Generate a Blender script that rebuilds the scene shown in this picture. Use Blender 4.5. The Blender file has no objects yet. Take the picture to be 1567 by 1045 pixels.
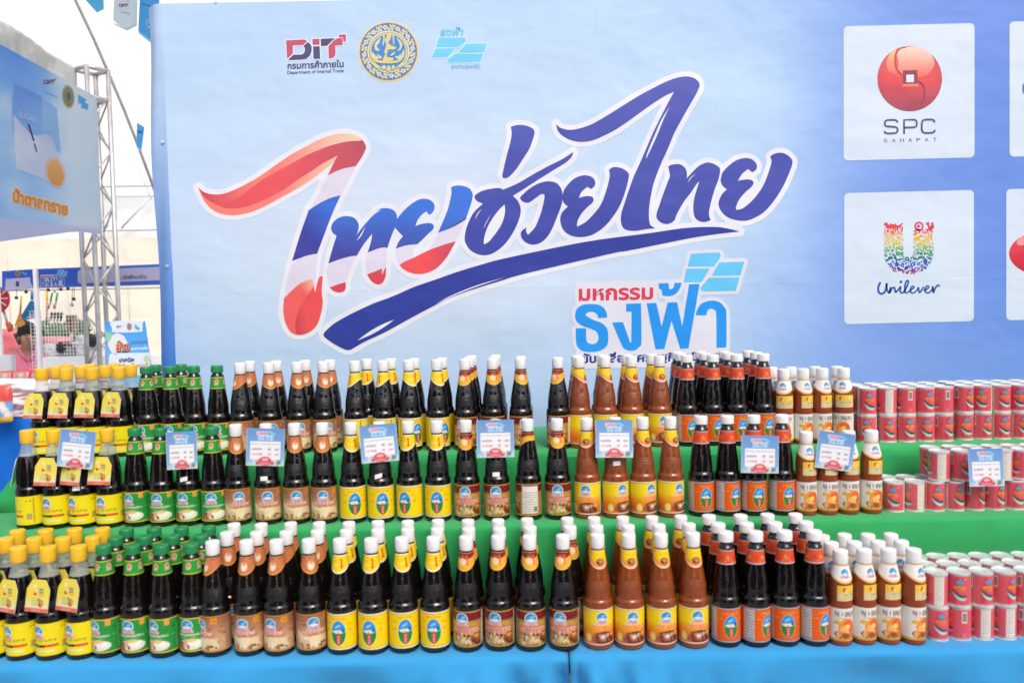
import bpy, math, random
import numpy as np
from mathutils import Vector, Matrix
from mathutils.geometry import delaunay_2d_cdt
R = math.radians
scene = bpy.context.scene
col = scene.collection

# ------------------------------------------------------------------ camera
FPX, CX, CY = 1219.0, 783.5, 522.5            # focal length in photograph pixels
CAM = Vector((0.0, 0.0, 1.60))
PITCH, ROLL = R(3.03), 0.018
fwd = Vector((0, math.cos(PITCH), -math.sin(PITCH)))
up0 = Vector((0, math.sin(PITCH), math.cos(PITCH)))
rt0 = Vector((1, 0, 0))
rt = rt0 * math.cos(ROLL) - up0 * math.sin(ROLL)
up = up0 * math.cos(ROLL) + rt0 * math.sin(ROLL)
cam = bpy.data.cameras.new('camera')
camo = bpy.data.objects.new('camera', cam)
col.objects.link(camo)
m = Matrix((rt, up, -fwd)).transposed().to_4x4()
m.translation = CAM
camo.matrix_world = m
cam.sensor_width = 36.0
cam.lens = 36.0 * FPX / 1567.0
cam.clip_start, cam.clip_end = 0.05, 500
cam.dof.use_dof = True
cam.dof.focus_distance = 3.2
cam.dof.aperture_fstop = 3.6
scene.camera = camo

# ------------------------------------------------------------------ light
SUN_EL, SUN_AZ = R(48), R(24)                # high and soft, from behind the photographer
w = bpy.data.worlds.new('World')
scene.world = w
w.use_nodes = True
nt = w.node_tree
sky = nt.nodes.new('ShaderNodeTexSky')
sky.sky_type = 'NISHITA'
sky.sun_disc = False
sky.sun_elevation = SUN_EL
sky.sun_rotation = math.pi - SUN_AZ
sky.air_density, sky.dust_density, sky.ozone_density = 0.8, 4.0, 1.0
bg = nt.nodes['Background']
bg.inputs[1].default_value = 0.15
nt.links.new(sky.outputs[0], bg.inputs[0])
sd = bpy.data.lights.new('sun', 'SUN')
sd.energy = 1.5
sd.angle = R(30)
sd.color = (1.0, 0.95, 0.88)
so = bpy.data.objects.new('sun', sd)
col.objects.link(so)
sdir = Vector((math.sin(SUN_AZ) * math.cos(SUN_EL), -math.cos(SUN_AZ) * math.cos(SUN_EL), math.sin(SUN_EL)))
so.rotation_euler = sdir.to_track_quat('Z', 'Y').to_euler()
scene.view_settings.view_transform = 'Standard'
scene.view_settings.look = 'None'
scene.view_settings.gamma = 1
scene.view_settings.exposure = 0.27
scene.render.engine = 'CYCLES'

# ------------------------------------------------------------------ geometry of the view
def ray(px, py):
    return (fwd * FPX + rt * (px - CX) + up * (CY - py)).normalized()
def at(px, py, Y):                             # point on the vertical plane y = Y
    d = ray(px, py)
    return CAM + d * (Y / d.y)
def on_plane(px, py, p, n):
    d = ray(px, py)
    return CAM + d * ((p - CAM).dot(n) / d.dot(n))
def proj(P):
    v = Vector(P) - CAM
    z = v.dot(fwd)
    return CX + FPX * v.dot(rt) / z, CY - FPX * v.dot(up) / z
def x_for(px, Y, Z):
    a, b = proj((0, Y, Z))[0], proj((1, Y, Z))[0]
    return (px - a) / (b - a)

# ------------------------------------------------------------------ colour and materials
WHITE = 0.86
def S(r, g, b, k=1.0):
    def l(c):
        c /= 255.0
        return c / 12.92 if c <= 0.04045 else ((c + 0.055) / 1.055) ** 2.4
    return (l(r) * WHITE * k, l(g) * WHITE * k, l(b) * WHITE * k, 1.0)
def Sarr(a):
    a = a / 255.0
    lin = np.where(a <= 0.04045, a / 12.92, ((a + 0.055) / 1.055) ** 2.4)
    return lin * WHITE

def mat(name, c=None, rough=0.5, vcol=False, metal=0.0, spec=0.5, coat=0.0, alpha=1.0,
        vary=0.0, vscale=6.0, bump=None, world=False, trans=0.0, sheen=0.0):
    m = bpy.data.materials.new(name)
    m.use_nodes = True
    n, l = m.node_tree.nodes, m.node_tree.links
    p = n['Principled BSDF']
    p.inputs['Roughness'].default_value = rough
    p.inputs['Metallic'].default_value = metal
    p.inputs['Specular IOR Level'].default_value = spec
    p.inputs['Coat Weight'].default_value = coat
    p.inputs['Alpha'].default_value = alpha
    p.inputs['Transmission Weight'].default_value = trans
    p.inputs['Sheen Weight'].default_value = sheen
    if world:
        co = n.new('ShaderNodeNewGeometry').outputs['Position']
    else:
        co = n.new('ShaderNodeTexCoord').outputs['Object']
    if vcol:
        a = n.new('ShaderNodeAttribute')
        a.attribute_name = 'Col'
        src = a.outputs['Color']
    else:
        rgb = n.new('ShaderNodeRGB')
        rgb.outputs[0].default_value = c
        src = rgb.outputs[0]
    if vary > 0:
        nz = n.new('ShaderNodeTexNoise')
        nz.inputs['Scale'].default_value = vscale
        nz.inputs['Detail'].default_value = 4
        l.new(co, nz.inputs['Vector'])
        mr = n.new('ShaderNodeMapRange')
        mr.inputs[1].default_value, mr.inputs[2].default_value = 0.3, 0.7
        mr.inputs[3].default_value, mr.inputs[4].default_value = 1 - vary, 1 + vary
        l.new(nz.outputs[0], mr.inputs[0])
        mx = n.new('ShaderNodeMix')
        mx.data_type = 'RGBA'
        mx.blend_type = 'MULTIPLY'
        mx.inputs[0].default_value = 1
        l.new(src, mx.inputs[6])
        l.new(mr.outputs[0], mx.inputs[7])
        src = mx.outputs[2]
    l.new(src, p.inputs['Base Color'])
    last = None
    for (sc, strength, dist) in (bump or []):
        mp = n.new('ShaderNodeMapping')
        mp.inputs['Scale'].default_value = sc if isinstance(sc, tuple) else (sc, sc, sc)
        l.new(co, mp.inputs['Vector'])
        nz = n.new('ShaderNodeTexNoise')
        nz.inputs['Scale'].default_value = 1
        nz.inputs['Detail'].default_value = 3
        l.new(mp.outputs[0], nz.inputs['Vector'])
        b = n.new('ShaderNodeBump')
        b.inputs['Strength'].default_value = strength
        b.inputs['Distance'].default_value = dist
        l.new(nz.outputs[0], b.inputs['Height'])
        if last:
            l.new(last.outputs[0], b.inputs['Normal'])
        last = b
    if last:
        l.new(last.outputs[0], p.inputs['Normal'])
    return m

def diamond_glass(name, c, rough):
    """bottle glass with a moulded band of small diamonds round the waist"""
    m = mat(name, c, rough, spec=0.8)
    n, l = m.node_tree.nodes, m.node_tree.links
    p = n['Principled BSDF']
    co = n.new('ShaderNodeTexCoord').outputs['Object']
    sx = n.new('ShaderNodeSeparateXYZ')
    l.new(co, sx.inputs[0])
    def M(op, a, b=None):
        k = n.new('ShaderNodeMath')
        k.operation = op
        for i, v in enumerate((a, b)):
            if v is None:
                continue
            if isinstance(v, (int, float)):
                k.inputs[i].default_value = v
            else:
                l.new(v, k.inputs[i])
        return k.outputs[0]
    th = M('ARCTAN2', sx.outputs[0], sx.outputs[1])
    a = M('MULTIPLY', th, 22.0)
    b = M('MULTIPLY', sx.outputs[2], 780.0)
    d = M('MULTIPLY', M('SINE', M('ADD', a, b)), M('SINE', M('SUBTRACT', a, b)))
    band = M('MULTIPLY', M('GREATER_THAN', sx.outputs[2], 0.133), M('LESS_THAN', sx.outputs[2], 0.163))
    bp = n.new('ShaderNodeBump')
    bp.inputs['Strength'].default_value = 0.3
    bp.inputs['Distance'].default_value = 0.0016
    l.new(M('MULTIPLY', d, band), bp.inputs['Height'])
    nz = n.new('ShaderNodeTexNoise')
    nz.inputs['Scale'].default_value = 45
    l.new(co, nz.inputs['Vector'])
    b2 = n.new('ShaderNodeBump')
    b2.inputs['Strength'].default_value = 0.5
    b2.inputs['Distance'].default_value = 0.004
    l.new(nz.outputs[0], b2.inputs['Height'])
    l.new(bp.outputs[0], b2.inputs['Normal'])
    l.new(b2.outputs[0], p.inputs['Normal'])
    return m

M_VINYL = mat('printed_vinyl', vcol=True, rough=0.42, spec=0.35, world=True,
              bump=[((1.3, 1, 8), 0.16, 0.012), ((2.6, 1, 3.4), 0.55, 0.03), ((4, 1, 22), 0.05, 0.004)])
def add_seams(m, vx, hz):
    n, l = m.node_tree.nodes, m.node_tree.links
    p = n['Principled BSDF']
    prev = p.inputs['Normal'].links[0].from_socket
    g = n.new('ShaderNodeNewGeometry')
    s = n.new('ShaderNodeSeparateXYZ')
    l.new(g.outputs['Position'], s.inputs[0])
    for (ax, val) in [(0, v) for v in vx] + [(2, v) for v in hz]:
        a = n.new('ShaderNodeMath'); a.operation = 'SUBTRACT'; a.inputs[1].default_value = val
        l.new(s.outputs[ax], a.inputs[0])
        b = n.new('ShaderNodeMath'); b.operation = 'ABSOLUTE'; l.new(a.outputs[0], b.inputs[0])
        r = n.new('ShaderNodeMapRange'); r.interpolation_type = 'SMOOTHSTEP'
        r.inputs[1].default_value, r.inputs[2].default_value, r.inputs[3].default_value, r.inputs[4].default_value = 0.001, 0.005, 1, 0
        l.new(b.outputs[0], r.inputs[0])
        k = n.new('ShaderNodeBump'); k.inputs['Strength'].default_value = 0.12 if ax == 0 else 0.07; k.inputs['Distance'].default_value = 0.003
        l.new(r.outputs[0], k.inputs['Height']); l.new(prev, k.inputs['Normal'])
        prev = k.outputs[0]
    l.new(prev, p.inputs['Normal'])
add_seams(M_VINYL, (at(920, 400, 2.86).x,), (at(1200, 432, 2.86).z,))
def add_translucency(m, f):
    n, l = m.node_tree.nodes, m.node_tree.links
    p, out = n['Principled BSDF'], n['Material Output']
    t = n.new('ShaderNodeBsdfTranslucent')
    l.new(p.inputs['Base Color'].links[0].from_socket, t.inputs['Color'])
    x = n.new('ShaderNodeMixShader'); x.inputs[0].default_value = f
    l.new(p.outputs[0], x.inputs[1]); l.new(t.outputs[0], x.inputs[2]); l.new(x.outputs[0], out.inputs['Surface'])
M_FLAG = mat('printed_cloth', vcol=True, rough=0.6, spec=0.3, world=True, bump=[((3, 3, 5), 0.35, 0.03)])
M_PAPER = mat('printed_label', vcol=True, rough=0.38, spec=0.4)
M_CARD = mat('laminated_card', vcol=True, rough=0.22, spec=0.5)
M_CAN = mat('printed_can', vcol=True, rough=0.34, spec=0.7, coat=0.8, bump=[((40, 40, 14), 0.25, 0.004)])
M_DARK = diamond_glass('dark_sauce_glass', (0.0055, 0.0042, 0.0034, 1), 0.08)
M_SOY = mat('black_soy_glass', (0.005, 0.0034, 0.003, 1), 0.1, spec=0.8, bump=[((45, 45, 30), 0.5, 0.005)])
M_AMBER = diamond_glass('amber_sauce_glass', (0.235, 0.052, 0.010, 1), 0.14)
M_SQUEEZE = mat('red_brown_plastic', (0.26, 0.050, 0.016, 1), 0.2, bump=[(30, 0.2, 0.003)])
M_CLEAR = mat('clear_glass_neck', (0.55, 0.62, 0.56, 1), 0.06, alpha=0.34)
M_CAPW = mat('white_cap', (0.80, 0.81, 0.80, 1), 0.42, vary=0.05, vscale=40)
M_CAPY = mat('yellow_cap', S(253, 200, 48), 0.4, vary=0.05, vscale=40)
M_CAPG = mat('green_cap', S(38, 142, 82), 0.38, vary=0.06, vscale=40)
M_TIN = mat('tin_lid', (0.80, 0.84, 0.81, 1), 0.32, metal=0.45, vary=0.1, vscale=60)
M_STICK = mat('white_sticker', (0.86, 0.86, 0.84, 1), 0.5)
M_GREEN = mat('green_cloth', S(52, 172, 98), 0.85, vary=0.06, vscale=9, sheen=0.2, spec=0.2,
              bump=[((9, 9, 5), 0.6, 0.012), (420, 0.2, 0.001)])
M_BLUE = mat('blue_cloth', S(56, 160, 222), 0.85, vary=0.05, vscale=7, sheen=0.2, spec=0.2,
             bump=[((8, 8, 4), 0.5, 0.010), (420, 0.2, 0.001)])
M_BLUE2 = mat('deep_blue_cloth', S(20, 108, 208), 0.85, vary=0.08, vscale=5, spec=0.2, bump=[((14, 14, 3), 0.7, 0.02)])
M_ALU = mat('aluminium_tube', (0.58, 0.57, 0.55, 1), 0.42, metal=0.5, vary=0.15, vscale=9)
M_STEEL = mat('grey_steel', (0.20, 0.20, 0.20, 1), 0.5, metal=0.4, vary=0.15)
M_TENT = mat('white_tent_fabric', (0.90, 0.92, 0.92, 1), 0.7, vary=0.02, vscale=1.0, world=True, bump=[((0.8, 0.8, 2.2), 0.3, 0.1)])
M_CREAM = mat('cream_tent_fabric', (0.83, 0.76, 0.63, 1), 0.8, vary=0.04, vscale=1.4, world=True, bump=[((0.9, 0.9, 4), 0.3, 0.08)])
M_WHITEP = mat('white_paint', (0.80, 0.81, 0.82, 1), 0.45, vary=0.04)
M_DRAPE = mat('white_drape', (0.72, 0.73, 0.69, 1), 0.75, vary=0.06, vscale=3, world=True, bump=[((2, 2, 2), 0.9, 0.12)])
M_FLOOR = mat('concrete', (0.30, 0.29, 0.28, 1), 0.85, vary=0.15, vscale=1.5, bump=[(30, 0.3, 0.01)])

add_translucency(M_FLAG, .5)
add_translucency(M_DRAPE, .35)
# ------------------------------------------------------------------ object helpers
def link(o, parent=None):
    col.objects.link(o)
    if parent is not None:
        o.parent = parent
    return o
def tag(o, label=None, cat=None, group=None, kind=None):
    if label: o['label'] = label
    if cat: o['category'] = cat
    if group: o['group'] = group
    if kind: o['kind'] = kind
    return o
def thing(name, label, cat, loc=(0, 0, 0), group=None):
    o = bpy.data.objects.new(name, None)
    o.empty_display_size = 0.05
    o.location = loc
    return tag(link(o), label, cat, group)
def make(name, verts, faces, material, parent=None, cols=None, smooth=False, loc=None):
    me = bpy.data.meshes.new(name)
    me.from_pydata([tuple(v) for v in verts], [], faces)
    if smooth:
        me.polygons.foreach_set('use_smooth', [True] * len(me.polygons))
    if cols is not None:
        a = me.color_attributes.new('Col', 'FLOAT_COLOR', 'POINT')
        a.data.foreach_set('color', np.asarray(cols, dtype=np.float32).ravel())
    me.materials.append(material)
    me.update()
    o = bpy.data.objects.new(name, me)
    if loc is not None:
        o.location = loc
    return link(o, parent)

class MB:
    """collects simple solids into one mesh"""
    def __init__(s):
        s.v, s.f, s.c = [], [], []
    def add(s, v, f, c=None):
        k = len(s.v)
        s.v += [tuple(p) for p in v]
        s.f += [tuple(i + k for i in q) for q in f]
        if c is not None:
            s.c += [c] * len(v)
        return s
    def box(s, x0, y0, z0, x1, y1, z1, c=None):
        v = [(x0, y0, z0), (x1, y0, z0), (x1, y1, z0), (x0, y1, z0), (x0, y0, z1), (x1, y0, z1), (x1, y1, z1), (x0, y1, z1)]
        return s.add(v, [(0, 3, 2, 1), (4, 5, 6, 7), (0, 1, 5, 4), (1, 2, 6, 5), (2, 3, 7, 6), (3, 0, 4, 7)], c)
    def tube(s, pts, r, n=8, c=None, r1=None):
        pts = [Vector(p) for p in pts]
        v, f = [], []
        for i, p in enumerate(pts):
            d = (pts[min(i + 1, len(pts) - 1)] - pts[max(i - 1, 0)]).normalized()
            a = d.cross(Vector((0.31, 0.2, 0.93))).normalized()
            b = d.cross(a)
            rr = r if r1 is None else r + (r1 - r) * i / (len(pts) - 1)
            for k in range(n):
                t = 2 * math.pi * k / n
                v.append(p + a * math.cos(t) * rr + b * math.sin(t) * rr)
        for i in range(len(pts) - 1):
            for k in range(n):
                f.append((i * n + k, i * n + (k + 1) % n, (i + 1) * n + (k + 1) % n, (i + 1) * n + k))
        f.append(tuple(range(n))[::-1])
        f.append(tuple(range((len(pts) - 1) * n, len(pts) * n)))
        return s.add(v, f, c)
    def build(s, name, material, parent=None, smooth=False):
        return make(name, s.v, s.f, material, parent, s.c if s.c else None, smooth)

def lathe(profile, n=30):
    v, f = [], []
    for (r, z) in profile:
        for k in range(n):
            t = 2 * math.pi * k / n
            v.append((r * math.sin(t), -r * math.cos(t), z))
    for i in range(len(profile) - 1):
        for k in range(n):
            f.append((i * n + k, i * n + (k + 1) % n, (i + 1) * n + (k + 1) % n, (i + 1) * n + k))
    if profile[0][0] > 1e-6:
        f.append(tuple(range(n))[::-1])
    if profile[-1][0] > 1e-6:
        f.append(tuple(range((len(profile) - 1) * n, len(profile) * n)))
    return v, f

def smooth_angle(o, deg=40):
    me = o.data
    me.polygons.foreach_set('use_smooth', [True] * len(me.polygons))
    try:
        me.set_sharp_from_angle(angle=R(deg))
    except Exception:
        pass
    return o

# ------------------------------------------------------------------ flat printed artwork
def parse(s, ox=0.0, oy=0.0, k=1.0):
    out = []
    for t in s.split():
        c = t.endswith('c')
        x, y = t.rstrip('c').split(',')
        out.append((ox + float(x) / k, oy + float(y) / k, c))
    return out
def spline(pts, sub=5):
    n = len(pts)
    out = []
    for i in range(n):
        p1, p2 = pts[i], pts[(i + 1) % n]
        p0 = p1 if p1[2] else pts[i - 1]
        p3 = p2 if p2[2] else pts[(i + 2) % n]
        for k in range(sub):
            t = k / sub
            t2, t3 = t * t, t * t * t
            out.append(tuple(0.5 * (2 * p1[j] + (p2[j] - p0[j]) * t + (2 * p0[j] - 5 * p1[j] + 4 * p2[j] - p3[j]) * t2
                                    + (3 * p1[j] - p0[j] - 3 * p2[j] + p3[j]) * t3) for j in (0, 1)))
    return out
def inside(poly, X, Y):
    r = np.zeros(X.shape, bool)
    n = len(poly)
    for i in range(n):
        (x0, y0), (x1, y1) = poly[i], poly[(i + 1) % n]
        if y0 == y1:
            continue
        c = (y0 > Y) != (y1 > Y)
        r ^= c & (X < (x1 - x0) * (Y - y0) / (y1 - y0) + x0)
    return r
_tc = {}
def text_mesh(body, bold=0.0):
    """triangles of a text in em units, left edge at 0, baseline at 0"""
    key = (body, bold)
    if key not in _tc:
        c = bpy.data.curves.new('t', 'FONT')
        c.body = body
        c.offset = bold
        c.resolution_u = 3
        o = bpy.data.objects.new('t', c)
        col.objects.link(o)
        me = bpy.data.meshes.new_from_object(o.evaluated_get(bpy.context.evaluated_depsgraph_get()))
        v = np.array([p.co[:2] for p in me.vertices]) if len(me.vertices) else np.zeros((0, 2))
        f = [tuple(p.vertices) for p in me.polygons]
        bpy.data.objects.remove(o)
        bpy.data.curves.remove(c)
        bpy.data.meshes.remove(me)
        v[:, 0] -= v[:, 0].min()
        _tc[key] = (v, f)
    return _tc[key]

class Print:
    """printed artwork drawn in photograph coordinates on a real surface; fn(px, py, layer) gives the point"""
    def __init__(s, fn):
        s.fn, s.v, s.f, s.c = fn, [], [], []
    def _col(s, c, x, y):
        return c(x, y) if callable(c) else c
    def tris(s, pts, faces, c, layer):
        k = len(s.v)
        for (x, y) in pts:
            s.v.append(tuple(s.fn(x, y, layer)))
            s.c.append(s._col(c, x, y))
        s.f += [tuple(i + k for i in q) for q in faces]
    def poly(s, pts, c, layer=1, holes=(), grid=None):
        loops = [list(pts)] + [list(h) for h in holes]
        v, fs = [], []
        for lp in loops:
            k = len(v)
            v += [Vector(p) for p in lp]
            fs.append(list(range(k, k + len(lp))))
        if callable(c) or grid:
            xs, ys = [p[0] for p in pts], [p[1] for p in pts]
            g = grid or max(2.5, max(max(xs) - min(xs), max(ys) - min(ys)) / 26)
            X, Y = np.meshgrid(np.arange(min(xs), max(xs), g), np.arange(min(ys), max(ys), g))
            ok = inside(pts, X, Y)
            v += [Vector((float(a), float(b))) for a, b in zip(X[ok], Y[ok])]
        ov, oe, of, *_ = delaunay_2d_cdt(v, [], fs, 2, 1e-4)
        s.tris([(p.x, p.y) for p in ov], [tuple(q) for q in of], c, layer)
        return s
    def shape(s, txt, c, layer=1, o=(0, 0), k=1.0, holes=(), sub=5):
        s.poly(spline(parse(txt, o[0], o[1], k), sub), c, layer, [spline(parse(h, o[0], o[1], k), sub) for h in holes])
        return s
    def ell(s, cx, cy, rx, ry, c, layer=1, n=40, a0=0, a1=360, rot=0.0):
        p = []
        full = abs(a1 - a0) >= 360
        for i in range(n if full else n + 1):
            t = R(a0 + (a1 - a0) * i / n)
            x, y = rx * math.cos(t), -ry * math.sin(t)
            p.append((cx + x * math.cos(rot) - y * math.sin(rot), cy + x * math.sin(rot) + y * math.cos(rot)))
        return s.poly(p, c, layer)
    def ring(s, cx, cy, r0, r1, c, layer=1, n=48, a0=0, a1=360):
        pts, f = [], []
        for i in range(n + 1):
            t = R(a0 + (a1 - a0) * i / n)
            pts += [(cx + r0 * math.cos(t), cy - r0 * math.sin(t)), (cx + r1 * math.cos(t), cy - r1 * math.sin(t))]
        for i in range(n):
            f.append((2 * i, 2 * i + 1, 2 * i + 3, 2 * i + 2))
        s.tris(pts, f, c, layer)
        return s
    def stroke(s, pts, wd, c, layer=1, w1=None):
        out = []
        n = len(pts)
        for i, (x, y) in enumerate(pts):
            a, b = pts[max(i - 1, 0)], pts[min(i + 1, n - 1)]
            dx, dy = b[0] - a[0], b[1] - a[1]
            L = math.hypot(dx, dy) or 1
            h = (wd if w1 is None else wd + (w1 - wd) * i / (n - 1)) / 2
            out += [(x - dy / L * h, y + dx / L * h), (x + dy / L * h, y - dx / L * h)]
        s.tris(out, [(2 * i, 2 * i + 1, 2 * i + 3, 2 * i + 2) for i in range(n - 1)], c, layer)
        return s
    def rrect(s, x0, y0, x1, y1, r, c, layer=1, skew=0.0):
        p = []
        for (cx, cy, a) in ((x1 - r, y0 + r, -90), (x1 - r, y1 - r, 0), (x0 + r, y1 - r, 90), (x0 + r, y0 + r, 180)):
            for i in range(6):
                t = R(a + 18 * i)
                x, y = cx + r * math.cos(t), cy + r * math.sin(t)
                p.append((x, y + skew * (x - x0)))
        return s.poly(p, c, layer)
    def text(s, body, x, y, width, c, layer=1, bold=0.0, slope=-0.02, height=None, shear=0.0):
        v, f = text_mesh(body, bold)
        if not len(v):
            return s
        k = width / max(v[:, 0].max(), 1e-6)
        ky = k if height is None else height
        pts = [(x + a * k + shear * b * ky, y - b * ky + slope * a * k) for a, b in v]
        s.tris(pts, f, c, layer)
        return s
    def halo(s, polys, r, c, layer=0, step=2.0):
        allp = np.array([p for q in polys for p in q])
        x0, y0 = allp.min(0) - r - 4
        x1, y1 = allp.max(0) + r + 4
        gx, gy = np.arange(x0, x1, step), np.arange(y0, y1, step)
        X, Y = np.meshgrid(gx, gy)
        D = np.full(X.shape, 99.0)
        wn = int(r / step) + 3
        for q in polys:
            n = len(q)
            for i in range(n):
                (ax, ay), (bx, by) = q[i], q[(i + 1) % n]
                m_ = max(1, int(math.hypot(bx - ax, by - ay) / 1.2))
                for j in range(m_):
                    px, py = ax + (bx - ax) * j / m_, ay + (by - ay) * j / m_
                    ci, ri = int((px - x0) / step), int((py - y0) / step)
                    sl = (slice(max(ri - wn, 0), ri + wn + 1), slice(max(ci - wn, 0), ci + wn + 1))
                    D[sl] = np.minimum(D[sl], np.hypot(X[sl] - px, Y[sl] - py))
        for q in polys:
            D[inside(q, X, Y)] = 0
        F = r - D
        H, W = F.shape
        idx = {}
        pts, faces = [], []
        def vid(key, x, y):
            if key not in idx:
                idx[key] = len(pts)
                pts.append((x, y))
            return idx[key]
        any_in = (F[:-1, :-1] > 0) | (F[1:, :-1] > 0) | (F[:-1, 1:] > 0) | (F[1:, 1:] > 0)
        for a, b in zip(*np.nonzero(any_in)):
            cs = [(a, b), (a, b + 1), (a + 1, b + 1), (a + 1, b)]
            ring = []
            for i in range(4):
                p, q = cs[i], cs[(i + 1) % 4]
                fp, fq = F[p], F[q]
                if fp > 0:
                    ring.append(vid(p, gx[p[1]], gy[p[0]]))
                if (fp > 0) != (fq > 0):
                    t = fp / (fp - fq)
                    key = (min(p, q), max(p, q))
                    ring.append(vid(key, gx[p[1]] + (gx[q[1]] - gx[p[1]]) * t, gy[p[0]] + (gy[q[0]] - gy[p[0]]) * t))
            if len(ring) >= 3:
                faces.append(tuple(ring))
        s.tris(pts, faces, c, layer)
        return s
    def build(s, name, material, parent=None):
        return make(name, s.v, s.f, material, parent, s.c)

def mixc(a, b, t):
    t = min(max(t, 0), 1)
    return tuple(a[i] + (b[i] - a[i]) * t for i in range(3)) + (1.0,)

# ================================================================== the setting
ground = make('ground', [(-60, -20, 0), (60, -20, 0), (60, 120, 0), (-60, 120, 0)], [(0, 1, 2, 3)], M_FLOOR)
tag(ground, kind='structure')

# ---- display heights and rows, metres
Z1, Z2, Z3 = 0.767, 1.005, 1.155              # blue table, middle step, top step
ROW1 = [1.878, 1.950, 2.022]
ROW2 = [2.150, 2.222]
ROW3 = [2.372, 2.444, 2.516]
YB = 2.86                                     # the big banner

# ---- blue tablecloths on the two front tables
def front_cloth(name, label, x0, x1, seam):
    """flat top, rolled edge, hanging front with soft folds that gather towards the seam corner"""
    nx = 150
    prof = [(2.12, Z1), (2.0, Z1), (1.9, Z1), (1.85, Z1), (1.836, Z1 - .0006), (1.826, Z1 - .003), (1.819, Z1 - .009), (1.816, Z1 - .018)]
    prof += [(1.816 - .010 * (k / 14), Z1 - .018 - .028 * k) for k in range(1, 25)]
    v, f = [], []
    for j, (y, z) in enumerate(prof):
        dr = max(0.0, Z1 - z - .012)
        for i in range(nx + 1):
            x = x0 + (x1 - x0) * i / nx
            ds = abs(x - seam)
            near = math.exp(-ds / 0.16)
            amp = min(dr * 4.5, .30)
            dy = amp * (.05 * math.sin(x * 7.0 + 2.1 * math.sin(x * 2.3)) + .035 * math.sin(x * 15 + 2 - dr * 14) + .02 * math.sin(x * 31 + dr * 20))
            dy += amp * near * (.13 * math.sin(ds * 55 + dr * 16) + .06 * math.sin(ds * 120 - dr * 30) - .06)
            dz = -.0035 * near * max(0, 1 - ds / .02) if dr == 0 else 0
            xx = x
            if dr > 0:
                xx += (seam - x) * 0.0
            v.append((xx, y + dy, z + dz))
    W = nx + 1
    for j in range(len(prof) - 1):
        for i in range(nx):
            f.append((j * W + i, (j + 1) * W + i, (j + 1) * W + i + 1, j * W + i + 1))
    # the short side that drops between the two tables
    k0 = len(v)
    e = 0 if abs(x0 - seam) < abs(x1 - seam) else nx
    inw = 1 if e == 0 else -1
    for j in range(len(prof)):
        a = v[j * W + e]
        for q in range(1, 5):
            v.append((a[0] + inw * .004 * q * q * .5, a[1] + .012 * q, a[2] - .006 * q))
    for j in range(len(prof) - 1):
        ids0 = [j * W + e] + [k0 + j * 4 + q for q in range(4)]
        ids1 = [(j + 1) * W + e] + [k0 + (j + 1) * 4 + q for q in range(4)]
        for q in range(4):
            f.append((ids0[q], ids0[q + 1], ids1[q + 1], ids1[q]))
    o = make(name, v, f, M_BLUE, None, None, True)
    return tag(o, label, 'tablecloth', 'blue tablecloths under the display')
XS = x_for(871, 1.82, Z1)
front_cloth('tablecloth', 'bright blue tablecloth under the yellow and green capped bottles, left of the seam', -1.75, XS - .0016, XS)
front_cloth('tablecloth', 'bright blue tablecloth under the amber bottles and cans, right of the seam', XS + .0016, 1.9, XS)

# ---- green cloth over the two raised steps
def step_cloth():
    xl, xl3, xr = x_for(-90, 2.09, Z2), x_for(30, 2.29, Z3), 2.0
    xb = x_for(-10, 2.29, Z2)
    nx = 170
    prof = []
    def run(p, q, n):
        for k in range(n):
            prof.append((p[0] + (q[0] - p[0]) * k / n, p[1] + (q[1] - p[1]) * k / n))
    def corner(y, z, r):                       # outer edge rounded
        for k in range(5):
            t = R(90 * k / 4)
            prof.append((y + r - r * math.sin(t), z - r + r * math.cos(t)))
    run((2.76, .55), (2.76, Z3 - .012), 8)
    prof.append((2.75, Z3))
    run((2.74, Z3), (2.312, Z3), 6)
    corner(2.298, Z3, .010)
    run((2.298, Z3 - .014), (2.301, Z2 + .004), 6)
    prof.append((2.297, Z2))
    run((2.29, Z2), (2.088, Z2), 6)
    corner(2.074, Z2, .012)
    run((2.074, Z2 - .016), (2.076, Z1 + .003), 9)
    run((2.076, Z1 + .003), (2.078, .55), 4)
    v, f = [], []
    for (y, z) in prof:
        vert_mid = Z1 < z < Z2 - .013 and y < 2.2
        vert_top = Z2 < z < Z3 - .012 and y < 2.4
        for i in range(nx + 1):
            lift = min(max((z - Z2) / (Z3 - Z2), 0), 1)
            x0_ = xl if lift < .02 else xb + (xl3 - xb) * lift ** 1.3
            x = x0_ + (xr - x0_) * (i / nx)
            dy = 0
            if vert_mid:
                a = min((Z2 - z) / .1, 1)
                dy = a * (.008 * math.sin(x * 7 + z * 8) + .005 * math.sin(x * 19 + 2 + z * 21) + .004 * math.sin(x * 31 - z * 30))
            elif vert_top:
                dy = .005 * math.sin(x * 9 + z * 30) + .004 * math.sin(x * 23 + 1)
            fall = math.exp(-(x - x0_) / .06) if lift >= .02 and y < 2.4 else 0
            v.append((x, y - abs(dy) * .8 - .03 * fall * (1 - lift), z - .012 * fall * lift))
    W = nx + 1
    for j in range(len(prof) - 1):
        for i in range(nx):
            f.append((j * W + i, (j + 1) * W + i, (j + 1) * W + i + 1, j * W + i + 1))
    o = make('step_cloth', v, f, M_GREEN, None, None, True)
    smooth_angle(o, 60)
    return tag(o, 'green cloth draped over the two raised steps under the bottles', 'cloth')
step_cloth()

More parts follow.
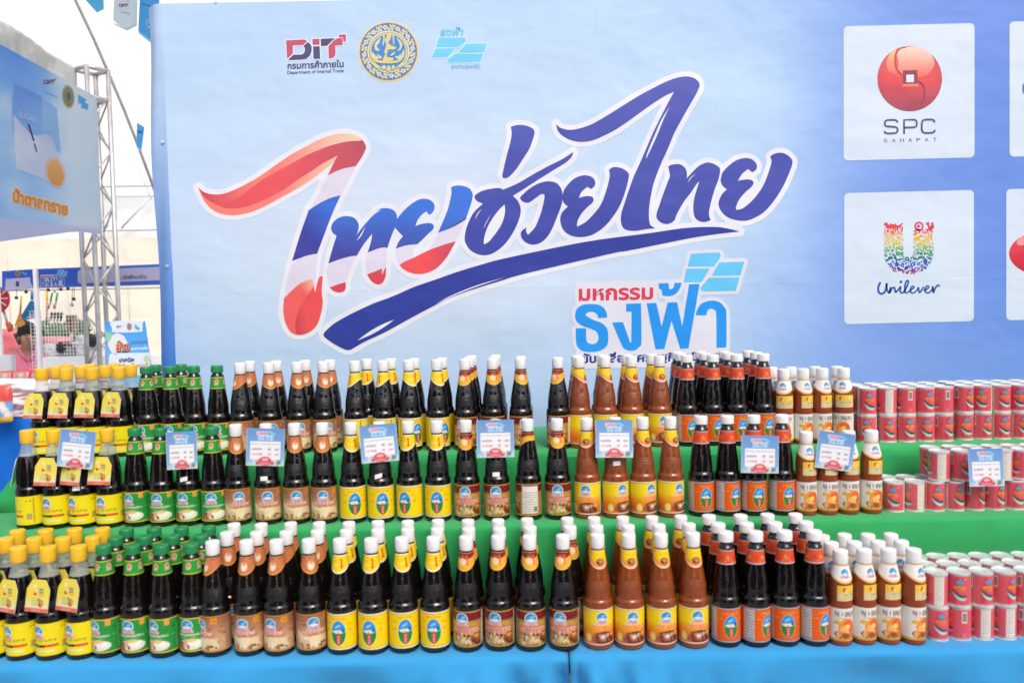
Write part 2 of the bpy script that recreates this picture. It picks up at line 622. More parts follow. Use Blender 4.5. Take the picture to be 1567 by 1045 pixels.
# ================================================================== the big banner
XBL = at(258, 280, YB).x                       # left fold of the banner
ZT = at(245, 6, YB).z                          # its top edge
XBR, ZBOT = 3.6, 0.22
banner = thing('backdrop_banner', 'huge light blue vinyl banner with brush lettering and sponsor logos behind the bottles', 'banner', (0, YB, 0))
def bfn(px, py, layer):
    p = at(px, py, YB)
    return (p.x, -0.00035 * layer, p.z)
def bcol(x, z):
    """printed gradient of the banner: pale middle, blue right edge and corners"""
    px, py = proj((x, YB, z))
    pale = np.array([212, 230, 250.0])
    base = np.array([190, 221, 254.0])
    mid = np.array([142, 178, 245.0])
    blue = np.array([98, 140, 230.0])
    c = base.copy()
    g = math.exp(-(((px - 640) / 420) ** 2 + ((py - 380) / 230) ** 2))
    c = c + (np.array([220, 233, 251.0]) - c) * g
    d = (px - 1080) / 320 + (py - 300) / 1500
    t = min(max(d, 0), 1)
    c = c + (mid - c) * (t * t * (3 - 2 * t)) * 1.0
    t = min(max((px - 1210) / 330 + (300 - py) / 2600, 0), 1)
    c = c + (blue - c) * (t * .75)
    t = min(max((140 - py) / 260, 0), 1) * min(max((px - 900) / 500, 0), 1)
    c = c + (np.array([116, 156, 236.0]) - c) * t * .7
    t = min(max((py - 430) / 330, 0), 1)
    c = c + (np.array([150, 182, 244.0]) - c) * t * .55
    t = min(max((330 - px) / 110, 0), 1) * min(max((py - 330) / 220, 0), 1)
    c = c + (np.array([170, 200, 248.0]) - c) * t * .6
    return c
v, f, c = [], [], []
NX, NZ = 120, 70
for j in range(NZ + 1):
    for i in range(NX + 1):
        x = XBL + (XBR - XBL) * i / NX
        z = ZBOT + (ZT - ZBOT) * j / NZ
        wr = .0045 * math.sin(z * 9 + x * 2.2) * math.sin(x * 3.1 + 1) + .003 * math.sin(x * 13 + z * 5)
        edge = min(1, min(i, NX - i) / 4.0)
        v.append((x, 0.0006, z))
        c.append(tuple(Sarr(bcol(x, z))) + (1,))
W = NX + 1
for j in range(NZ):
    for i in range(NX):
        f.append((j * W + i, j * W + i + 1, (j + 1) * W + i + 1, (j + 1) * W + i))
make('banner_sheet', v, f, M_VINYL, banner, c, True)
# folded margin along the left side
v, f, c = [], [], []
for j in range(NZ + 1):
    z = ZBOT + (ZT - ZBOT) * j / NZ
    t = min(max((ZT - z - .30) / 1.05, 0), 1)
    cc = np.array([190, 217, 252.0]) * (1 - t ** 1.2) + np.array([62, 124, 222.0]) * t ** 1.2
    for q in range(6):
        u = q / 5
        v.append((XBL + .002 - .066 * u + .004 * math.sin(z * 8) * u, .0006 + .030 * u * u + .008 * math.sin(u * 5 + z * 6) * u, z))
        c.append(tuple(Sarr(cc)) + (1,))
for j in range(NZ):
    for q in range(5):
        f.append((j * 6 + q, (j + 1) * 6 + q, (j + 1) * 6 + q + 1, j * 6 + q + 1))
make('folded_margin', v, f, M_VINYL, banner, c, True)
fr = MB()
for x in (XBL + .04, (XBL + XBR) / 2, XBR - .05):
    fr.tube([(x, .10, 0), (x, .10, ZT - .01)], .024)
for z in (ZT - .03, 1.4, .25):
    fr.tube([(XBL + .04, .10, z), (XBR - .05, .10, z)], .02)
fr.build('frame', M_ALU, banner, True)
ey = MB()
for (px, py) in ((249, 217), (256, 407), (330, 3)):
    p = bfn(px, py, 1.5)
    vv, ff = lathe([(.0022, -.001), (.0055, -.001), (.0055, .0015), (.0022, .0015)], 14)
    ey.add([(a + p[0], p[1] + .000 - z2, b + p[2]) for a, b, z2 in vv], ff)
ey.build('eyelet', M_TIN, banner)

# ---------------- brush lettering
r1 = dict(o=(295, 190), k=5.0); r2 = dict(o=(420, 335), k=5.0); r3 = dict(o=(680, 180), k=5.0)
r4 = dict(o=(830, 100), k=5.0); r5 = dict(o=(920, 200), k=5.0); r6 = dict(o=(490, 335), k=5.0)
def pts(txt, rr, sub=5):
    return spline(parse(txt, rr['o'][0], rr['o'][1], rr['k']), sub)
HALO = S(238, 241, 252)
NAVY = lambda x, y: mixc(S(82, 92, 186), S(58, 68, 168), (y - 130) / 320)
NAVY2 = S(52, 66, 164)
def FLAGBLUE(x, y):
    return mixc(S(66, 122, 226), S(72, 76, 170), (y - 318) / 70 + (560 - x) / 900)
STEMBLUE = lambda x, y: mixc(S(58, 116, 222), S(66, 70, 166), (y - 305) / 75 - (x - 495) / 90)
PALE = S(229, 224, 243)
RED = lambda x, y: mixc(S(240, 92, 100), S(196, 84, 104), (x - 440) / 110)
CORAL = lambda x, y: mixc(S(255, 136, 126), S(244, 216, 188), (x - 430) / 110)
art = Print(bfn)
_sil = '42,485c 95,525 190,540 280,520 400,465 520,395 640,310 760,230 880,165 980,115 1080,82 1170,73 1250,90 1300,125 1325,170 1318,205 1290,260 1247,322c 1222,375 1175,470 1131,545 1060,705 990,890 952,992 '
bulb_txt = '72,610c 130,550 190,500 250,470 285,465 303,500c 312,565 325,500 345,445 370,438c 362,560 370,640 352,740 320,820 260,870 190,888 130,870 90,810 68,720'
stem_left = pts('72,610 95,490 128,348', r2)
halo_parts = [pts('42,485c 95,525 190,540 280,520 400,465 520,395 640,310 760,230 880,165 980,115 1080,82 1170,73 1250,90 1300,125 1325,170 1318,205 1290,260 1247,322c 1222,375 1175,470 1131,545 1060,705 990,890 952,992 900,1045c 760,1047c 820,850 887,660 940,580 985,490 1032,395 1090,280c 1000,355 900,430 780,505 660,570 560,625 450,672 350,695 280,698 210,685 150,655 100,605 65,545', r1),
              pts('128,348c 220,290 330,268c 312,370 345,445 370,438c 362,560 370,640 352,740 320,820 260,870 190,888 130,870 90,810 68,720 72,610c 95,490', r2)]
tho_yo = ('475,130c 445,105 433,65 455,20 505,-13 565,-20 620,0 645,50 637,100 622,132c 665,75 715,15 765,-35 815,-70')
zz = dict(o=(570, 280), k=10.045)
blue_ty = parse(tho_yo, 420, 335, 5.0) + parse('60,430 130,395 210,388 290,405 345,440 370,490 380,550c 440,475 530,380 640,295 730,252 800,245 870,258 935,305 958,370 940,430 905,475 870,490c 830,440c 770,480 700,560 660,662c 760,630 870,618 930,640 942,690 920,725 850,790 760,880 690,943c 600,950 480,970 358,1012c 400,910 470,820c 410,760 347,690c 290,820 230,1000c', 570, 280, 10.045) \
    + parse('830,220 780,232 713,258c 740,170 747,115c 680,200 630,283c 580,288 500,310 412,342c 440,240', 420, 335, 5.0)
blue_ty = spline(blue_ty)
ty_leg1 = '412,342c 500,310 580,288 630,283c 590,360 545,485c 545,530 530,555 495,563 455,552 422,525c 402,460 400,400'
ty_leg2 = '713,258c 780,232 830,220 863,222c 860,300 855,365c 850,440 830,485 800,502 760,490 730,460 708,425c 698,340'
ty_yo = '930,228c 1020,207 1095,195c 1065,235 1060,300c 1170,245 1290,200 1388,172c 1320,290 1250,370 1170,412 1100,422 1030,408 980,378 957,352c 930,300 925,260'
ty_up = '1210,42 1250,45 1240,10'
yo_r = parse('1207,80c 1235,55 1330,40 1430,58 1500,95 1540,170 1535,240 1500,370 1435,560c 1290,650 1150,715 1005,770c 1080,600 1150,430 1195,260 1215,150', 570, 280, 10.045)
yo_r_s = spline(yo_r)
yo_white = pts('1255,107c 1340,70 1468,-5c 1425,95 1388,172c 1290,200 1185,240c', r2)
tick = '508,72c 560,58 620,62 670,82 690,110 680,160 650,240 600,320 550,395 500,450 465,465 445,455 450,410 475,300 505,190 515,120'
cho = '232,605 240,590 290,562 360,545 420,540 450,552c 560,505 680,435 800,370 900,320 985,265c 975,300 930,345 840,400 720,475 620,540 525,600c 560,635 583,690 580,750 555,820 520,890 470,960 410,1015 340,1050 270,1050 205,1020 170,975 155,930 165,860 190,790 230,720 295,660c 250,640 233,615'
cho_h = '460,665c 465,710 455,770 430,830 390,890 340,950 302,970c 305,920 330,840 370,770 415,710'
wo = '580,612 600,590 650,545 720,505 790,488 850,498 885,530 903,575 904,640 870,740 830,840 790,910 740,955 690,972 640,965 600,935 585,900 590,870 630,840c 625,870 640,897c 690,845 720,780 745,710 765,620 765,588c 740,588 700,615 650,650 615,650 590,635'
yo2 = '910,570 940,520 990,470 1050,445 1100,445 1140,465 1155,500 1145,530 1120,548c 1095,530c 1050,570 1030,615c 1075,603 1120,603 1140,620 1135,650 1090,690 1050,735 1020,790 1015,835c 1080,800 1150,730 1200,660 1235,570 1260,480 1265,430 1258,405c 1280,385 1320,380 1370,395 1410,430 1405,490 1380,580 1345,670 1300,745 1240,820 1180,870 1110,905 1030,915 960,900 910,860 888,800 890,750 910,715 945,682c 925,665 908,640'
mai = parse('105,452c 140,480 200,495 270,488 370,455 480,395 600,320 720,245 830,185 940,130 1030,97 1110,87 1170,105 1202,145 1190,195 1140,285 1080,390 1010,520 960,640 910,750', 830, 100, 5.0) \
    + parse('420,350 395,430 375,530 365,620 368,690 380,725 415,748c 340,755 270,767 200,763 165,740 150,690 155,630 180,550 210,460 250,350 300,240 350,125 400,10', 920, 200, 5.0) \
    + parse('950,310 1007,205c 950,230 860,285 760,355 650,435 550,500 450,550 370,580 290,588 220,575 160,545 120,505', 830, 100, 5.0)
mai = spline(mai)
tho2 = '512,275c 540,262 600,258 640,285 655,320 655,365c 700,315 750,270 810,245 860,255 900,280 910,310 895,380 865,460 840,550 825,620 828,660 838,685c 790,700 745,690 715,660 705,610 708,540 725,470 750,390c 730,410 690,470 640,535 600,600 575,650 558,690 510,715 460,705 425,670 425,630 445,570 480,470 510,390 525,350 520,310'
yo3 = '915,370 930,320 980,265 1040,225 1110,210 1160,225 1190,262 1185,300 1155,320c 1125,295c 1080,330 1045,385c 1100,375 1145,377 1165,400 1150,430 1100,475 1055,530 1030,590 1040,608c 1090,590 1170,520 1240,420 1280,320 1303,240 1293,200c 1320,180 1370,170 1420,185 1460,225 1460,265 1430,345 1385,440 1320,540 1250,620 1180,665 1110,690 1040,687 970,665 920,620 898,570 905,525 930,480 962,450c 930,425 915,390'
swoosh = parse('25,885 60,840 130,785 250,720 400,650 560,590 720,520 880,465 1050,405 1250,345 1400,305', 490, 335, 5.0) + parse('900,985 1180,935', 680, 180, 5.0) \
    + parse('365,785 600,750 720,740 830,737 930,742 1060,772c 900,790 700,820 450,870 200,920', 920, 200, 5.0) + parse('1260,1045', 680, 180, 5.0) \
    + parse('1565,420 1380,475 1200,530 1000,600 880,660 700,755 500,865 340,940 240,998c 200,1002 130,970 60,925', 490, 335, 5.0)
swoosh = spline(swoosh)
navy_shapes = [pts(tick, r3), pts(wo, r3), pts(yo2, r3), mai, pts(tho2, r5), pts(yo3, r5)]
art.halo(halo_parts + [blue_ty, pts(ty_leg1, r2), pts(ty_leg2, r2), pts(ty_yo, r2), yo_r_s, yo_white, pts(cho, r3), swoosh] + navy_shapes, 7.6, HALO, 0)
# first letter: red flag ribbon, white and blue stripes, red drop
art.shape('42,485c 95,525 190,540 280,520 400,465 520,395 640,310 760,230 880,165 980,115 1080,82 1170,73 1250,90 1300,125 1270,180 1110,240c 1080,290 1000,355 900,430 780,505 660,570 560,625 450,672 350,695 280,698 210,685 150,655 100,605 65,545', CORAL, 1, **r1)
art.shape('60,515 150,596 250,598 330,575 420,510 520,435 640,365 760,300 880,235 1000,185 1100,152 1200,132 1270,130 1300,127 1325,170 1318,205 1290,260 1247,322c 1150,342 1080,370 1032,395c 1070,315 1110,240c 1000,300 900,365 800,430 700,500 600,555 500,600 400,635 310,645 230,638 160,605 100,565', RED, 2, **r1)
art.shape('42,485c 95,525 190,540 280,520 400,465 470,430 420,510 330,575 250,598 150,596 90,555', lambda x, y: mixc(S(206, 66, 82), S(255, 128, 122), (x - 300) / 85), 3, **r1)
art.shape('1032,395c 1080,370 1150,342 1247,322c 1222,375 1175,470 1131,545c 1050,570 960,615 887,660c 940,580 985,490', PALE, 1, **r1)
art.poly(pts('887,660c 960,612 1050,568 1131,545c 1060,705 990,890 952,992c 880,1005 760,1047c 820,850', r1), STEMBLUE, 1)
art.shape('128,348c 220,290 330,268c 318,370 308,470 190,500 130,550 72,610c 95,490', PALE, 1, **r2)
art.shape('392,245c 372,438c 345,445 330,480c 350,380', S(226, 226, 246), 1, **r2)
art.shape(bulb_txt, lambda x, y: mixc(S(250, 196, 172), S(248, 104, 102), (y - 425) / 40 + (478 - x) / 30), 1.5, **r2)
art.shape('300,515c 240,600 185,700 160,800 165,860 190,888 260,870 320,820 352,740 370,640 362,560 370,438c 345,445 325,500 312,565c', lambda x, y: mixc(S(244, 88, 92), S(196, 62, 76), (465 - x) / 26 + (y - 440) / 150 - .2), 2, **r2)
# rest of the first word in flag colours
art.poly(blue_ty, FLAGBLUE, 1)
art.shape(ty_leg1, PALE, 1, **r2)
art.shape('422,525c 480,503 545,485c 545,530 530,555 495,563 455,552', S(222, 72, 90), 2, **r2)
art.shape(ty_leg2, PALE, 1, **r2)
art.shape('708,425c 770,402 823,380c 823,430c 838,395 855,365c 850,440 830,485 800,502 760,490 730,460', S(226, 76, 90), 2, **r2)
art.shape(ty_yo, PALE, 1, **r2)
art.shape('1388,172c 1290,200 1170,245 1060,300 1000,325 957,352c 980,378 1030,408 1100,422 1170,412 1250,370 1320,290', lambda x, y: mixc(S(250, 84, 90), S(204, 78, 100), (x - 650) / 45), 2, **r2)
art.poly(yo_r_s, FLAGBLUE, 1)
art.poly(yo_white, PALE, 1)
art.shape('627,172c 695,62c 668,125', HALO, 3, **r2)
# second word
art.poly(pts(cho, r3), NAVY, 1, [pts(cho_h, r3)])
for q in navy_shapes:
    art.poly(q, NAVY, 1)
art.poly(swoosh, NAVY2, 2)
art.shape('357,740c 330,790 300,850c 320,800', HALO, 3, **r3).shape('290,697c 260,735 236,780c 252,735', HALO, 3, **r3)
art.shape('972,318c 925,420 880,530 835,630 793,717c 800,680 840,580 900,440 940,370', HALO, 3, **r4)
art.shape('725,328c 690,362 663,400c 682,362', HALO, 3, **r5)
art.shape('565,772c 480,805 380,860 285,930c 400,880 500,820', HALO, 4, **r6)
art.shape('1410,448c 1200,508 1000,588 880,655c 1010,592 1200,518', HALO, 4, **r6)
art.build('brush_lettering', M_VINYL, banner)

# ---------------- festival logo under the lettering
F7 = dict(o=(860, 370), k=5.0)
THONG = ['345,580c 342,545 320,505 280,482 220,476 160,482 115,512 100,560 110,605 150,640 220,665 260,685 278,720 275,755 250,780 210,778 187,750 184,662c 105,662c 108,770 125,810 165,838 230,843 290,832 335,805 353,765 353,700 340,655 300,620 230,593 185,565 185,550 205,538 240,538 268,555 275,583c',
         '490,475c 605,470c 608,760 595,800 560,828 520,833 480,820 455,785 383,618c 467,614c 522,770c 530,770c 532,535c 490,535c',
         '647,470c 722,468c 762,650c 808,465c 880,463c 920,645c 972,325c 1053,322c 968,815c 905,820c 838,605c 783,820c 715,823c',
         '740,318c 815,316c 820,365c 845,358 858,335 858,315c 915,313c 905,350 880,390 845,412 800,417 768,412c 762,368c 742,360c',
         '1025,563c 1030,530 1060,480 1110,455 1160,450 1210,465 1245,505 1258,550 1258,808c 1182,810c 1180,560 1170,525 1145,512 1118,520 1103,562c']
FLAG = ['985,92c 1180,83 1208,92 1212,118 1165,190c 962,190c', '950,207c 1130,205c 1068,310c 930,312c',
        '1205,158c 1395,152c 1365,258c 1142,262c', '1125,276c 1358,273c 1330,375c 1095,380 1068,368 1065,345']
def festival(P, ox, oy, k, base, cs, lay=1, small=False):
    shapes = [spline(parse(t, ox, oy, k), 4) for t in THONG]
    flags = [spline(parse(t, ox, oy, k), 4) for t in FLAG]
    u = 5.0 / k
    box = [(ox + 125 / k, oy + 330 / k), (ox + 700 / k, oy + 322 / k), (ox + 700 / k, oy + 450 / k), (ox + 125 / k, oy + 455 / k)]
    sub = [(ox + 130 / k, oy + 850 / k), (ox + 1250 / k, oy + 830 / k), (ox + 1250 / k, oy + 925 / k), (ox + 130 / k, oy + 945 / k)]
    body = [(ox + 130 / k, oy + 500 / k), (ox + 1230 / k, oy + 480 / k), (ox + 1230 / k, oy + 900 / k), (ox + 130 / k, oy + 920 / k)]
    P.halo(shapes + flags + [box, sub, body], 5.4 * u, base, lay, step=1.6 * u)
    for q in shapes:
        P.poly(q, cs[0], lay + 1)
    for q in flags:
        P.poly(q, cs[1], lay + 1)
    P.text('มหกรรม', ox + 128 / k, oy + 448 / k, 570 / k, cs[2], lay + 1, bold=.035, height=150 / k)
    P.text('ขับเคลื่อนเศรษฐกิจภูมิภาค', ox + 150 / k, oy + 925 / k, 1060 / k, cs[3], lay + 1, bold=.035, height=(88 / k))
logo = Print(bfn)
festival(logo, 860, 370, 5.0, S(232, 233, 247), (S(36, 158, 252), S(108, 208, 255), S(228, 66, 88), S(32, 44, 140)))
logo.build('festival_logo', M_VINYL, banner)

# ---------------- three small logos at the top
def trade_logo(P, ox, oy, k, lay=0, text=True, halo=True):
    red, navy = S(204, 92, 118), S(86, 84, 122)
    sh = [('105,310 120,295 150,290 460,275 490,285 525,310c 438,388c 235,392c 235,555c 122,665c', red),
          ('540,325c 580,360 612,420 612,490 585,580 530,640 460,672 135,688c 245,580c 410,572 455,545 478,490 470,430 450,400c', navy),
          ('628,268c 768,258c 770,378c 632,382c', red), ('640,412c 772,408c 785,658c 650,662c', navy),
          ('795,262c 1085,248c 1010,310 925,400c 798,404c', navy),
          ('1155,245c 1230,245c 1232,385c 1085,395c 1088,560 1060,620 1020,648 955,652c 948,410c 1020,330 1090,270', red),
          ('1155,178c 1298,172c 1298,315c 1245,318c 1240,232c 1160,232c', red)]
    ss = [(spline(parse(t, ox, oy, k), 4), c) for t, c in sh]
    u = 13.06 / k
    if halo:
        P.halo([q for q, c in ss], 1.6 * u, S(238, 240, 252), lay, step=1.0 * u)
    for q, c in ss:
        P.poly(q, c, lay + 1)
    if text:
        P.text('กรมการค้าภายใน', ox + 128 / k, oy + 860 / k, 1125 / k, navy, lay + 1, bold=.03, slope=-.035)
        P.text('Department of Internal Trade', ox + 128 / k, oy + 965 / k, 1125 / k, navy, lay + 1, bold=.012, slope=-.035)
lg = Print(bfn)
trade_logo(lg, 430, 40, 13.06)
lg.build('trade_logo', M_VINYL, banner)

def emblem(P, cx, cy, r, lay=0, simple=False):
    gold, pale, blue = S(240, 208, 128), S(238, 226, 150), S(86, 140, 214)
    P.ell(cx, cy, r, r, S(246, 220, 150), lay, 64)
    P.ell(cx, cy, r * .945, r * .945, S(176, 140, 130), lay + 1, 64)
    P.ell(cx, cy, r * .93, r * .93, blue, lay + 2, 64)
    rng = random.Random(4)
    n = 12
    for i in range(n):
        a = 2 * math.pi * (i + .25) / n
        x, y = cx + math.cos(a) * r * .80, cy - math.sin(a) * r * .80
        for j in range(5):
            t = a + 2 * math.pi * j / 5
            P.ell(x + math.cos(t) * r * .05, y + math.sin(t) * r * .05, r * .033, r * .033, S(242, 238, 206), lay + 3, 8)
        P.ell(x, y, r * .03, r * .03, S(206, 170, 90), lay + 4, 8)
        for sgn in (-1, 1):                      # scrolls between the rosettes
            q = []
            for j in range(9):
                tt = j / 8
                aa = a + sgn * (.11 + .20 * tt)
                rr_ = r * (.80 + .085 * math.sin(tt * 5.2) * sgn)
                q.append((cx + math.cos(aa) * rr_, cy - math.sin(aa) * rr_))
            P.stroke(q, r * .050, pale, lay + 3, r * .022)
            aa = a + sgn * .20
            P.ell(cx + math.cos(aa) * r * (.80 - .06 * sgn), cy - math.sin(aa) * r * (.80 - .06 * sgn), r * .045, r * .028, pale, lay + 3, 9, rot=-aa)
    P.ell(cx, cy, r * .69, r * .69, S(240, 236, 226), lay + 3, 56)
    P.ell(cx, cy, r * .655, r * .655, S(208, 194, 138), lay + 4, 56)
    P.ell(cx, cy, r * .60, r * .60, S(226, 216, 168), lay + 5, 56)
    P.ell(cx, cy, r * .565, r * .565, S(78, 146, 222), lay + 6, 56)
    k = 418.0 / r
    o = (cx - 530 / k, cy - 525 / k)
    D = S(236, 218, 138)
    D2 = S(226, 226, 176)
    for q_, t in enumerate(('500,335 520,285 560,275 570,310 555,360 530,400 560,440 620,460 640,480 600,500 545,495 520,520 510,600 585,610 590,650 460,660 470,600 490,560 470,540 490,480 500,420 480,370',
              '455,290c 475,285 478,340 468,420 445,440 460,370', '585,280c 605,290 610,420 597,430 590,350',
              '340,470 352,410 425,330 402,410 372,450 400,500 430,500 390,520 350,505', '645,335 700,390 722,430 700,500 655,520 690,460 672,400',
              '275,480 300,540 340,590 330,640 290,580', '310,530 350,580 400,600 380,640 330,620', '745,500 750,560 720,630 690,640 710,570', '700,560 670,590 640,620 690,640',
              '330,640 420,650 530,665 640,650 720,620 690,665 600,690 450,690 350,670',
              '300,680 345,690 395,725 400,760 350,740', '440,735 470,715 500,735 480,770 450,765', '510,745 535,720 560,745 550,790 515,790', '575,735 605,715 615,745 590,775', '660,745 690,700 750,680 715,735',
              '380,560 410,585 440,600 420,635 390,610', '560,580 590,550 625,535 608,570 575,590', '620,600 650,590 670,615 650,632')):
        P.shape(t, D if q_ in (0, 9) else D2, lay + 7 + .3 * q_, o, k, sub=4)
lg = Print(bfn)
emblem(lg, 594.5, 79.5, 46.5)
lg.build('round_emblem', M_VINYL, banner)

def flag_logo(P, ox, oy, k, lay=0, text=True):
    sky_, edge = S(122, 214, 252), S(200, 240, 254)
    fl = ['205,348c 640,345 690,360 708,385 695,430 570,525c 150,522c', '140,552c 512,548c 375,705c 75,712c', '715,462c 1112,455c 1052,622c 572,630c', '520,650c 1032,652c 985,800c 430,812 385,790 378,755']
    fs = [spline(parse(t, ox, oy, k), 4) for t in fl]
    u = 12.29 / k
    P.halo(fs, 1.9 * u, edge, lay, step=.9 * u)
    for q in fs:
        P.poly(q, sky_, lay + 1)
    if text:
        P.text('ธงฟ้า', ox + 225 / k, oy + 322 / k, 430 / k, S(118, 204, 240), lay + 1, bold=.03, height=205 / k, shear=.15)
        P.text('ราคาประหยัด', ox + 440 / k, oy + 930 / k, 545 / k, S(120, 200, 240), lay + 1, bold=.02)
lg = Print(bfn)
flag_logo(lg, 655, 30, 12.29)
lg.build('flag_logo', M_VINYL, banner)

# ---------------- sponsor panels on the right
PANEL = S(220, 234, 251)
PANEL2 = S(214, 232, 248)
def panel(x0, y0, x1, y1):
    P = Print(bfn)
    P.rrect(x0 - .6, y0 - .6, x1 + .6, y1 + .6, 7, S(176, 200, 236), 0, skew=-.024)
    P.rrect(x0, y0, x1, y1, 7, PANEL, 1, skew=-.024)
    return P
P = panel(1291, 41, 1491, 246)
cx, cy, rr_ = 1392, 121, 49.5
def ball(x, y):
    d = math.hypot(x - cx, y - cy) / rr_
    t = (y - (cy - rr_)) / (2 * rr_)
    c = mixc(S(250, 120, 96), S(238, 84, 92), t * 2.2) if t < .5 else mixc(S(238, 84, 92), S(150, 66, 92), (t - .5) * 2)
    return mixc(c, S(178, 84, 100), (d - .72) * 1.6)
P.ell(cx, cy, rr_, rr_ * 1.01, ball, 2, 64)
P.shape('275,210 260,150 300,95 370,75 470,80 560,125 605,190 610,250 575,310 520,350 450,360 455,300c 320,298c 305,340 270,300', lambda x, y: mixc(S(248, 226, 206), S(244, 112, 96), (y - 72) / 46), 3, (1330, 60), 6.15)
P.shape('255,100c 210,120 175,180 162,240 180,300 240,350 290,355 250,290 235,220 238,160', lambda x, y: mixc(S(250, 206, 150), S(244, 104, 100), (y - 76) / 40), 3, (1330, 60), 6.15)
P.stroke([(1330 + a / 6.15, 60 + b / 6.15) for a, b in ((345, 78), (290, 90), (250, 140), (240, 210), (255, 280), (305, 338))], 2.2, S(206, 84, 84), 4)
P.stroke([(1330 + a / 6.15, 60 + b / 6.15) for a, b in ((458, 395), (505, 430), (525, 490), (515, 560), (480, 620))], 2.6, S(150, 60, 84), 4, 1.2)
P.poly([(1382, 108.5), (1403.5, 108), (1403.5, 128.5), (1382, 129)], S(150, 74, 96), 4)
P.poly([(1382, 129), (1403.5, 128.5), (1406, 133), (1380, 133.5)], S(248, 140, 110), 4)
P.poly([(1386.5, 115), (1398.3, 114.7), (1398.3, 126.3), (1386.5, 126.6)], S(226, 240, 252), 5)
DK = S(88, 88, 112)
def line_px(q, wd, c, lay=3):
    P.stroke([(1330 + a / 6.15, 60 + b / 6.15) for a, b in q], wd, c, lay)
def arcs(q):
    return q
line_px([(268, 788), (258, 768), (235, 762), (175, 764), (152, 772), (146, 795), (150, 815), (170, 824), (240, 828), (262, 836), (268, 860), (258, 882), (235, 888), (170, 890), (148, 882), (144, 866)], 3.0, DK)
line_px([(328, 895), (328, 762), (425, 760), (444, 770), (448, 795), (444, 822), (425, 832), (330, 836)], 3.0, DK)
line_px([(616, 786), (606, 764), (580, 758), (530, 760), (502, 768), (494, 795), (494, 850), (504, 878), (530, 886), (590, 884), (612, 874), (618, 856)], 3.0, DK)
for i, ch in enumerate('SAHAPAT'):
    P.text(ch, 1352 + i * 12.55, 218.3 - i * .3, 6.0, DK, 2, bold=.004, height=7.6)
P.build('sponsor_panel', M_VINYL, banner)

P = panel(1292, 296, 1490, 496)
def rain(x, y):
    st = [(339, (226, 62, 84)), (352, (236, 84, 70)), (360, (246, 170, 66)), (370, (232, 206, 60)), (377, (190, 206, 70)), (384, (58, 160, 96)), (394, (30, 134, 110)), (399, (44, 104, 190)), (409, (52, 74, 176)), (414, (150, 54, 150)), (420, (214, 52, 130))]
    for (a, ca), (b, cb) in zip(st, st[1:]):
        if y <= b:
            t = min(max((y - a) / (b - a), 0), 1)
            return S(*[ca[i] + (cb[i] - ca[i]) * t for i in range(3)])
    return S(214, 52, 130)
def in_u(x, y):
    if 1352.5 < x < 1382.5 and 339.5 < y < 392: return True
    if 1397.5 < x < 1428.5 and 339.5 < y < 392: return True
    d = math.hypot((x - 1390.3) / 38, (y - 389) / 31)
    return y >= 389 and d < 1 and math.hypot((x - 1390) / 8, (y - 389) / 4.2) > 1
rng = random.Random(11)
U = dict(o=(1330, 320), k=6.967)
for t in ('160,150c 200,145 195,165 230,165c 225,150 260,165 290,145c 285,165 310,175 355,145c 360,160 330,185 365,180c 350,200 340,190 330,215c 320,200 310,210 305,240c 295,215 285,205 280,250c 268,215 262,210 250,245c 245,215 235,205 220,235c 218,210 205,215 180,245c 195,210 175,205 155,215c 175,195 175,180 155,175c',):
    P.shape(t, rain, 2, U['o'], U['k'], sub=3)
P.ring(1330 + 530 / 6.967, 320 + 185 / 6.967, 4.6, 7.2, S(222, 66, 88), 2, 22)
P.shape('500,185c 520,170 515,155 535,172c 550,180 535,190 540,205c 520,200 515,210 512,195c', S(224, 66, 88), 2, U['o'], U['k'], sub=2)
P.shape('600,150c 640,140 640,180 665,170c 660,150 680,140 685,160 690,200 650,230 600,220 630,200', S(224, 66, 88), 2, U['o'], U['k'])
taken = []
tries = 0
while tries < 16000:
    tries += 1
    x, y = rng.uniform(1353, 1428), rng.uniform(352, 420)
    s_ = rng.choice((2.6, 3.4, 4.2, 5.0)) if tries < 3000 else (rng.choice((1.7, 2.1)) if tries < 7000 else rng.choice((.9, 1.2)))
    if not all(in_u(x + dx * s_, y + dy * s_) for dx, dy in ((0, 0), (.8, 0), (-.8, 0), (0, .8), (0, -.8))):
        continue
    if any(math.hypot(x - a, y - b) < (s_ + t) * .93 + .25 for a, b, t in taken):
        continue
    taken.append((x, y, s_))
    kd, an = rng.randrange(5), rng.uniform(0, math.pi)
    if kd == 0:
        P.ring(x, y, s_ * .30, s_, rain, 2, 14)
    elif kd == 1:
        P.ell(x, y, s_ * 1.15, s_ * .8, rain, 2, 12, rot=an)
    elif kd == 2:
        for j in range(3):
            t = an + j * math.pi / 3
            P.stroke([(x - math.cos(t) * s_, y - math.sin(t) * s_), (x + math.cos(t) * s_, y + math.sin(t) * s_)], s_ * .5, rain, 2 + j * .2)
    elif kd == 3:
        q = [(x + math.cos(an + j * .75) * s_ * (1 - j / 11), y + math.sin(an + j * .75) * s_ * (1 - j / 11)) for j in range(10)]
        P.stroke(q, s_ * .62, rain, 2)
    else:
        q = [(x + math.cos(an) * s_ * (j / 4 - 1) - math.sin(an) * s_ * .5 * math.sin(j * .8), y + math.sin(an) * s_ * (j / 4 - 1) + math.cos(an) * s_ * .5 * math.sin(j * .8)) for j in range(9)]
        P.stroke(q, s_ * 1.0, rain, 2, s_ * .4)
SC = S(58, 92, 178)
def script(q, w0=3.0, w1=None):
    g = spline([(a, b, i in (0, len(q) - 1)) for i, (a, b) in enumerate(q)], 6)[:-6]
    P.stroke([(1330 + a / 6.967, 320 + b / 6.967) for a, b in g], w0, SC, 2, w1)
script([(120, 780), (98, 830), (100, 880), (125, 903), (160, 890), (180, 850), (188, 780)], 3.4)
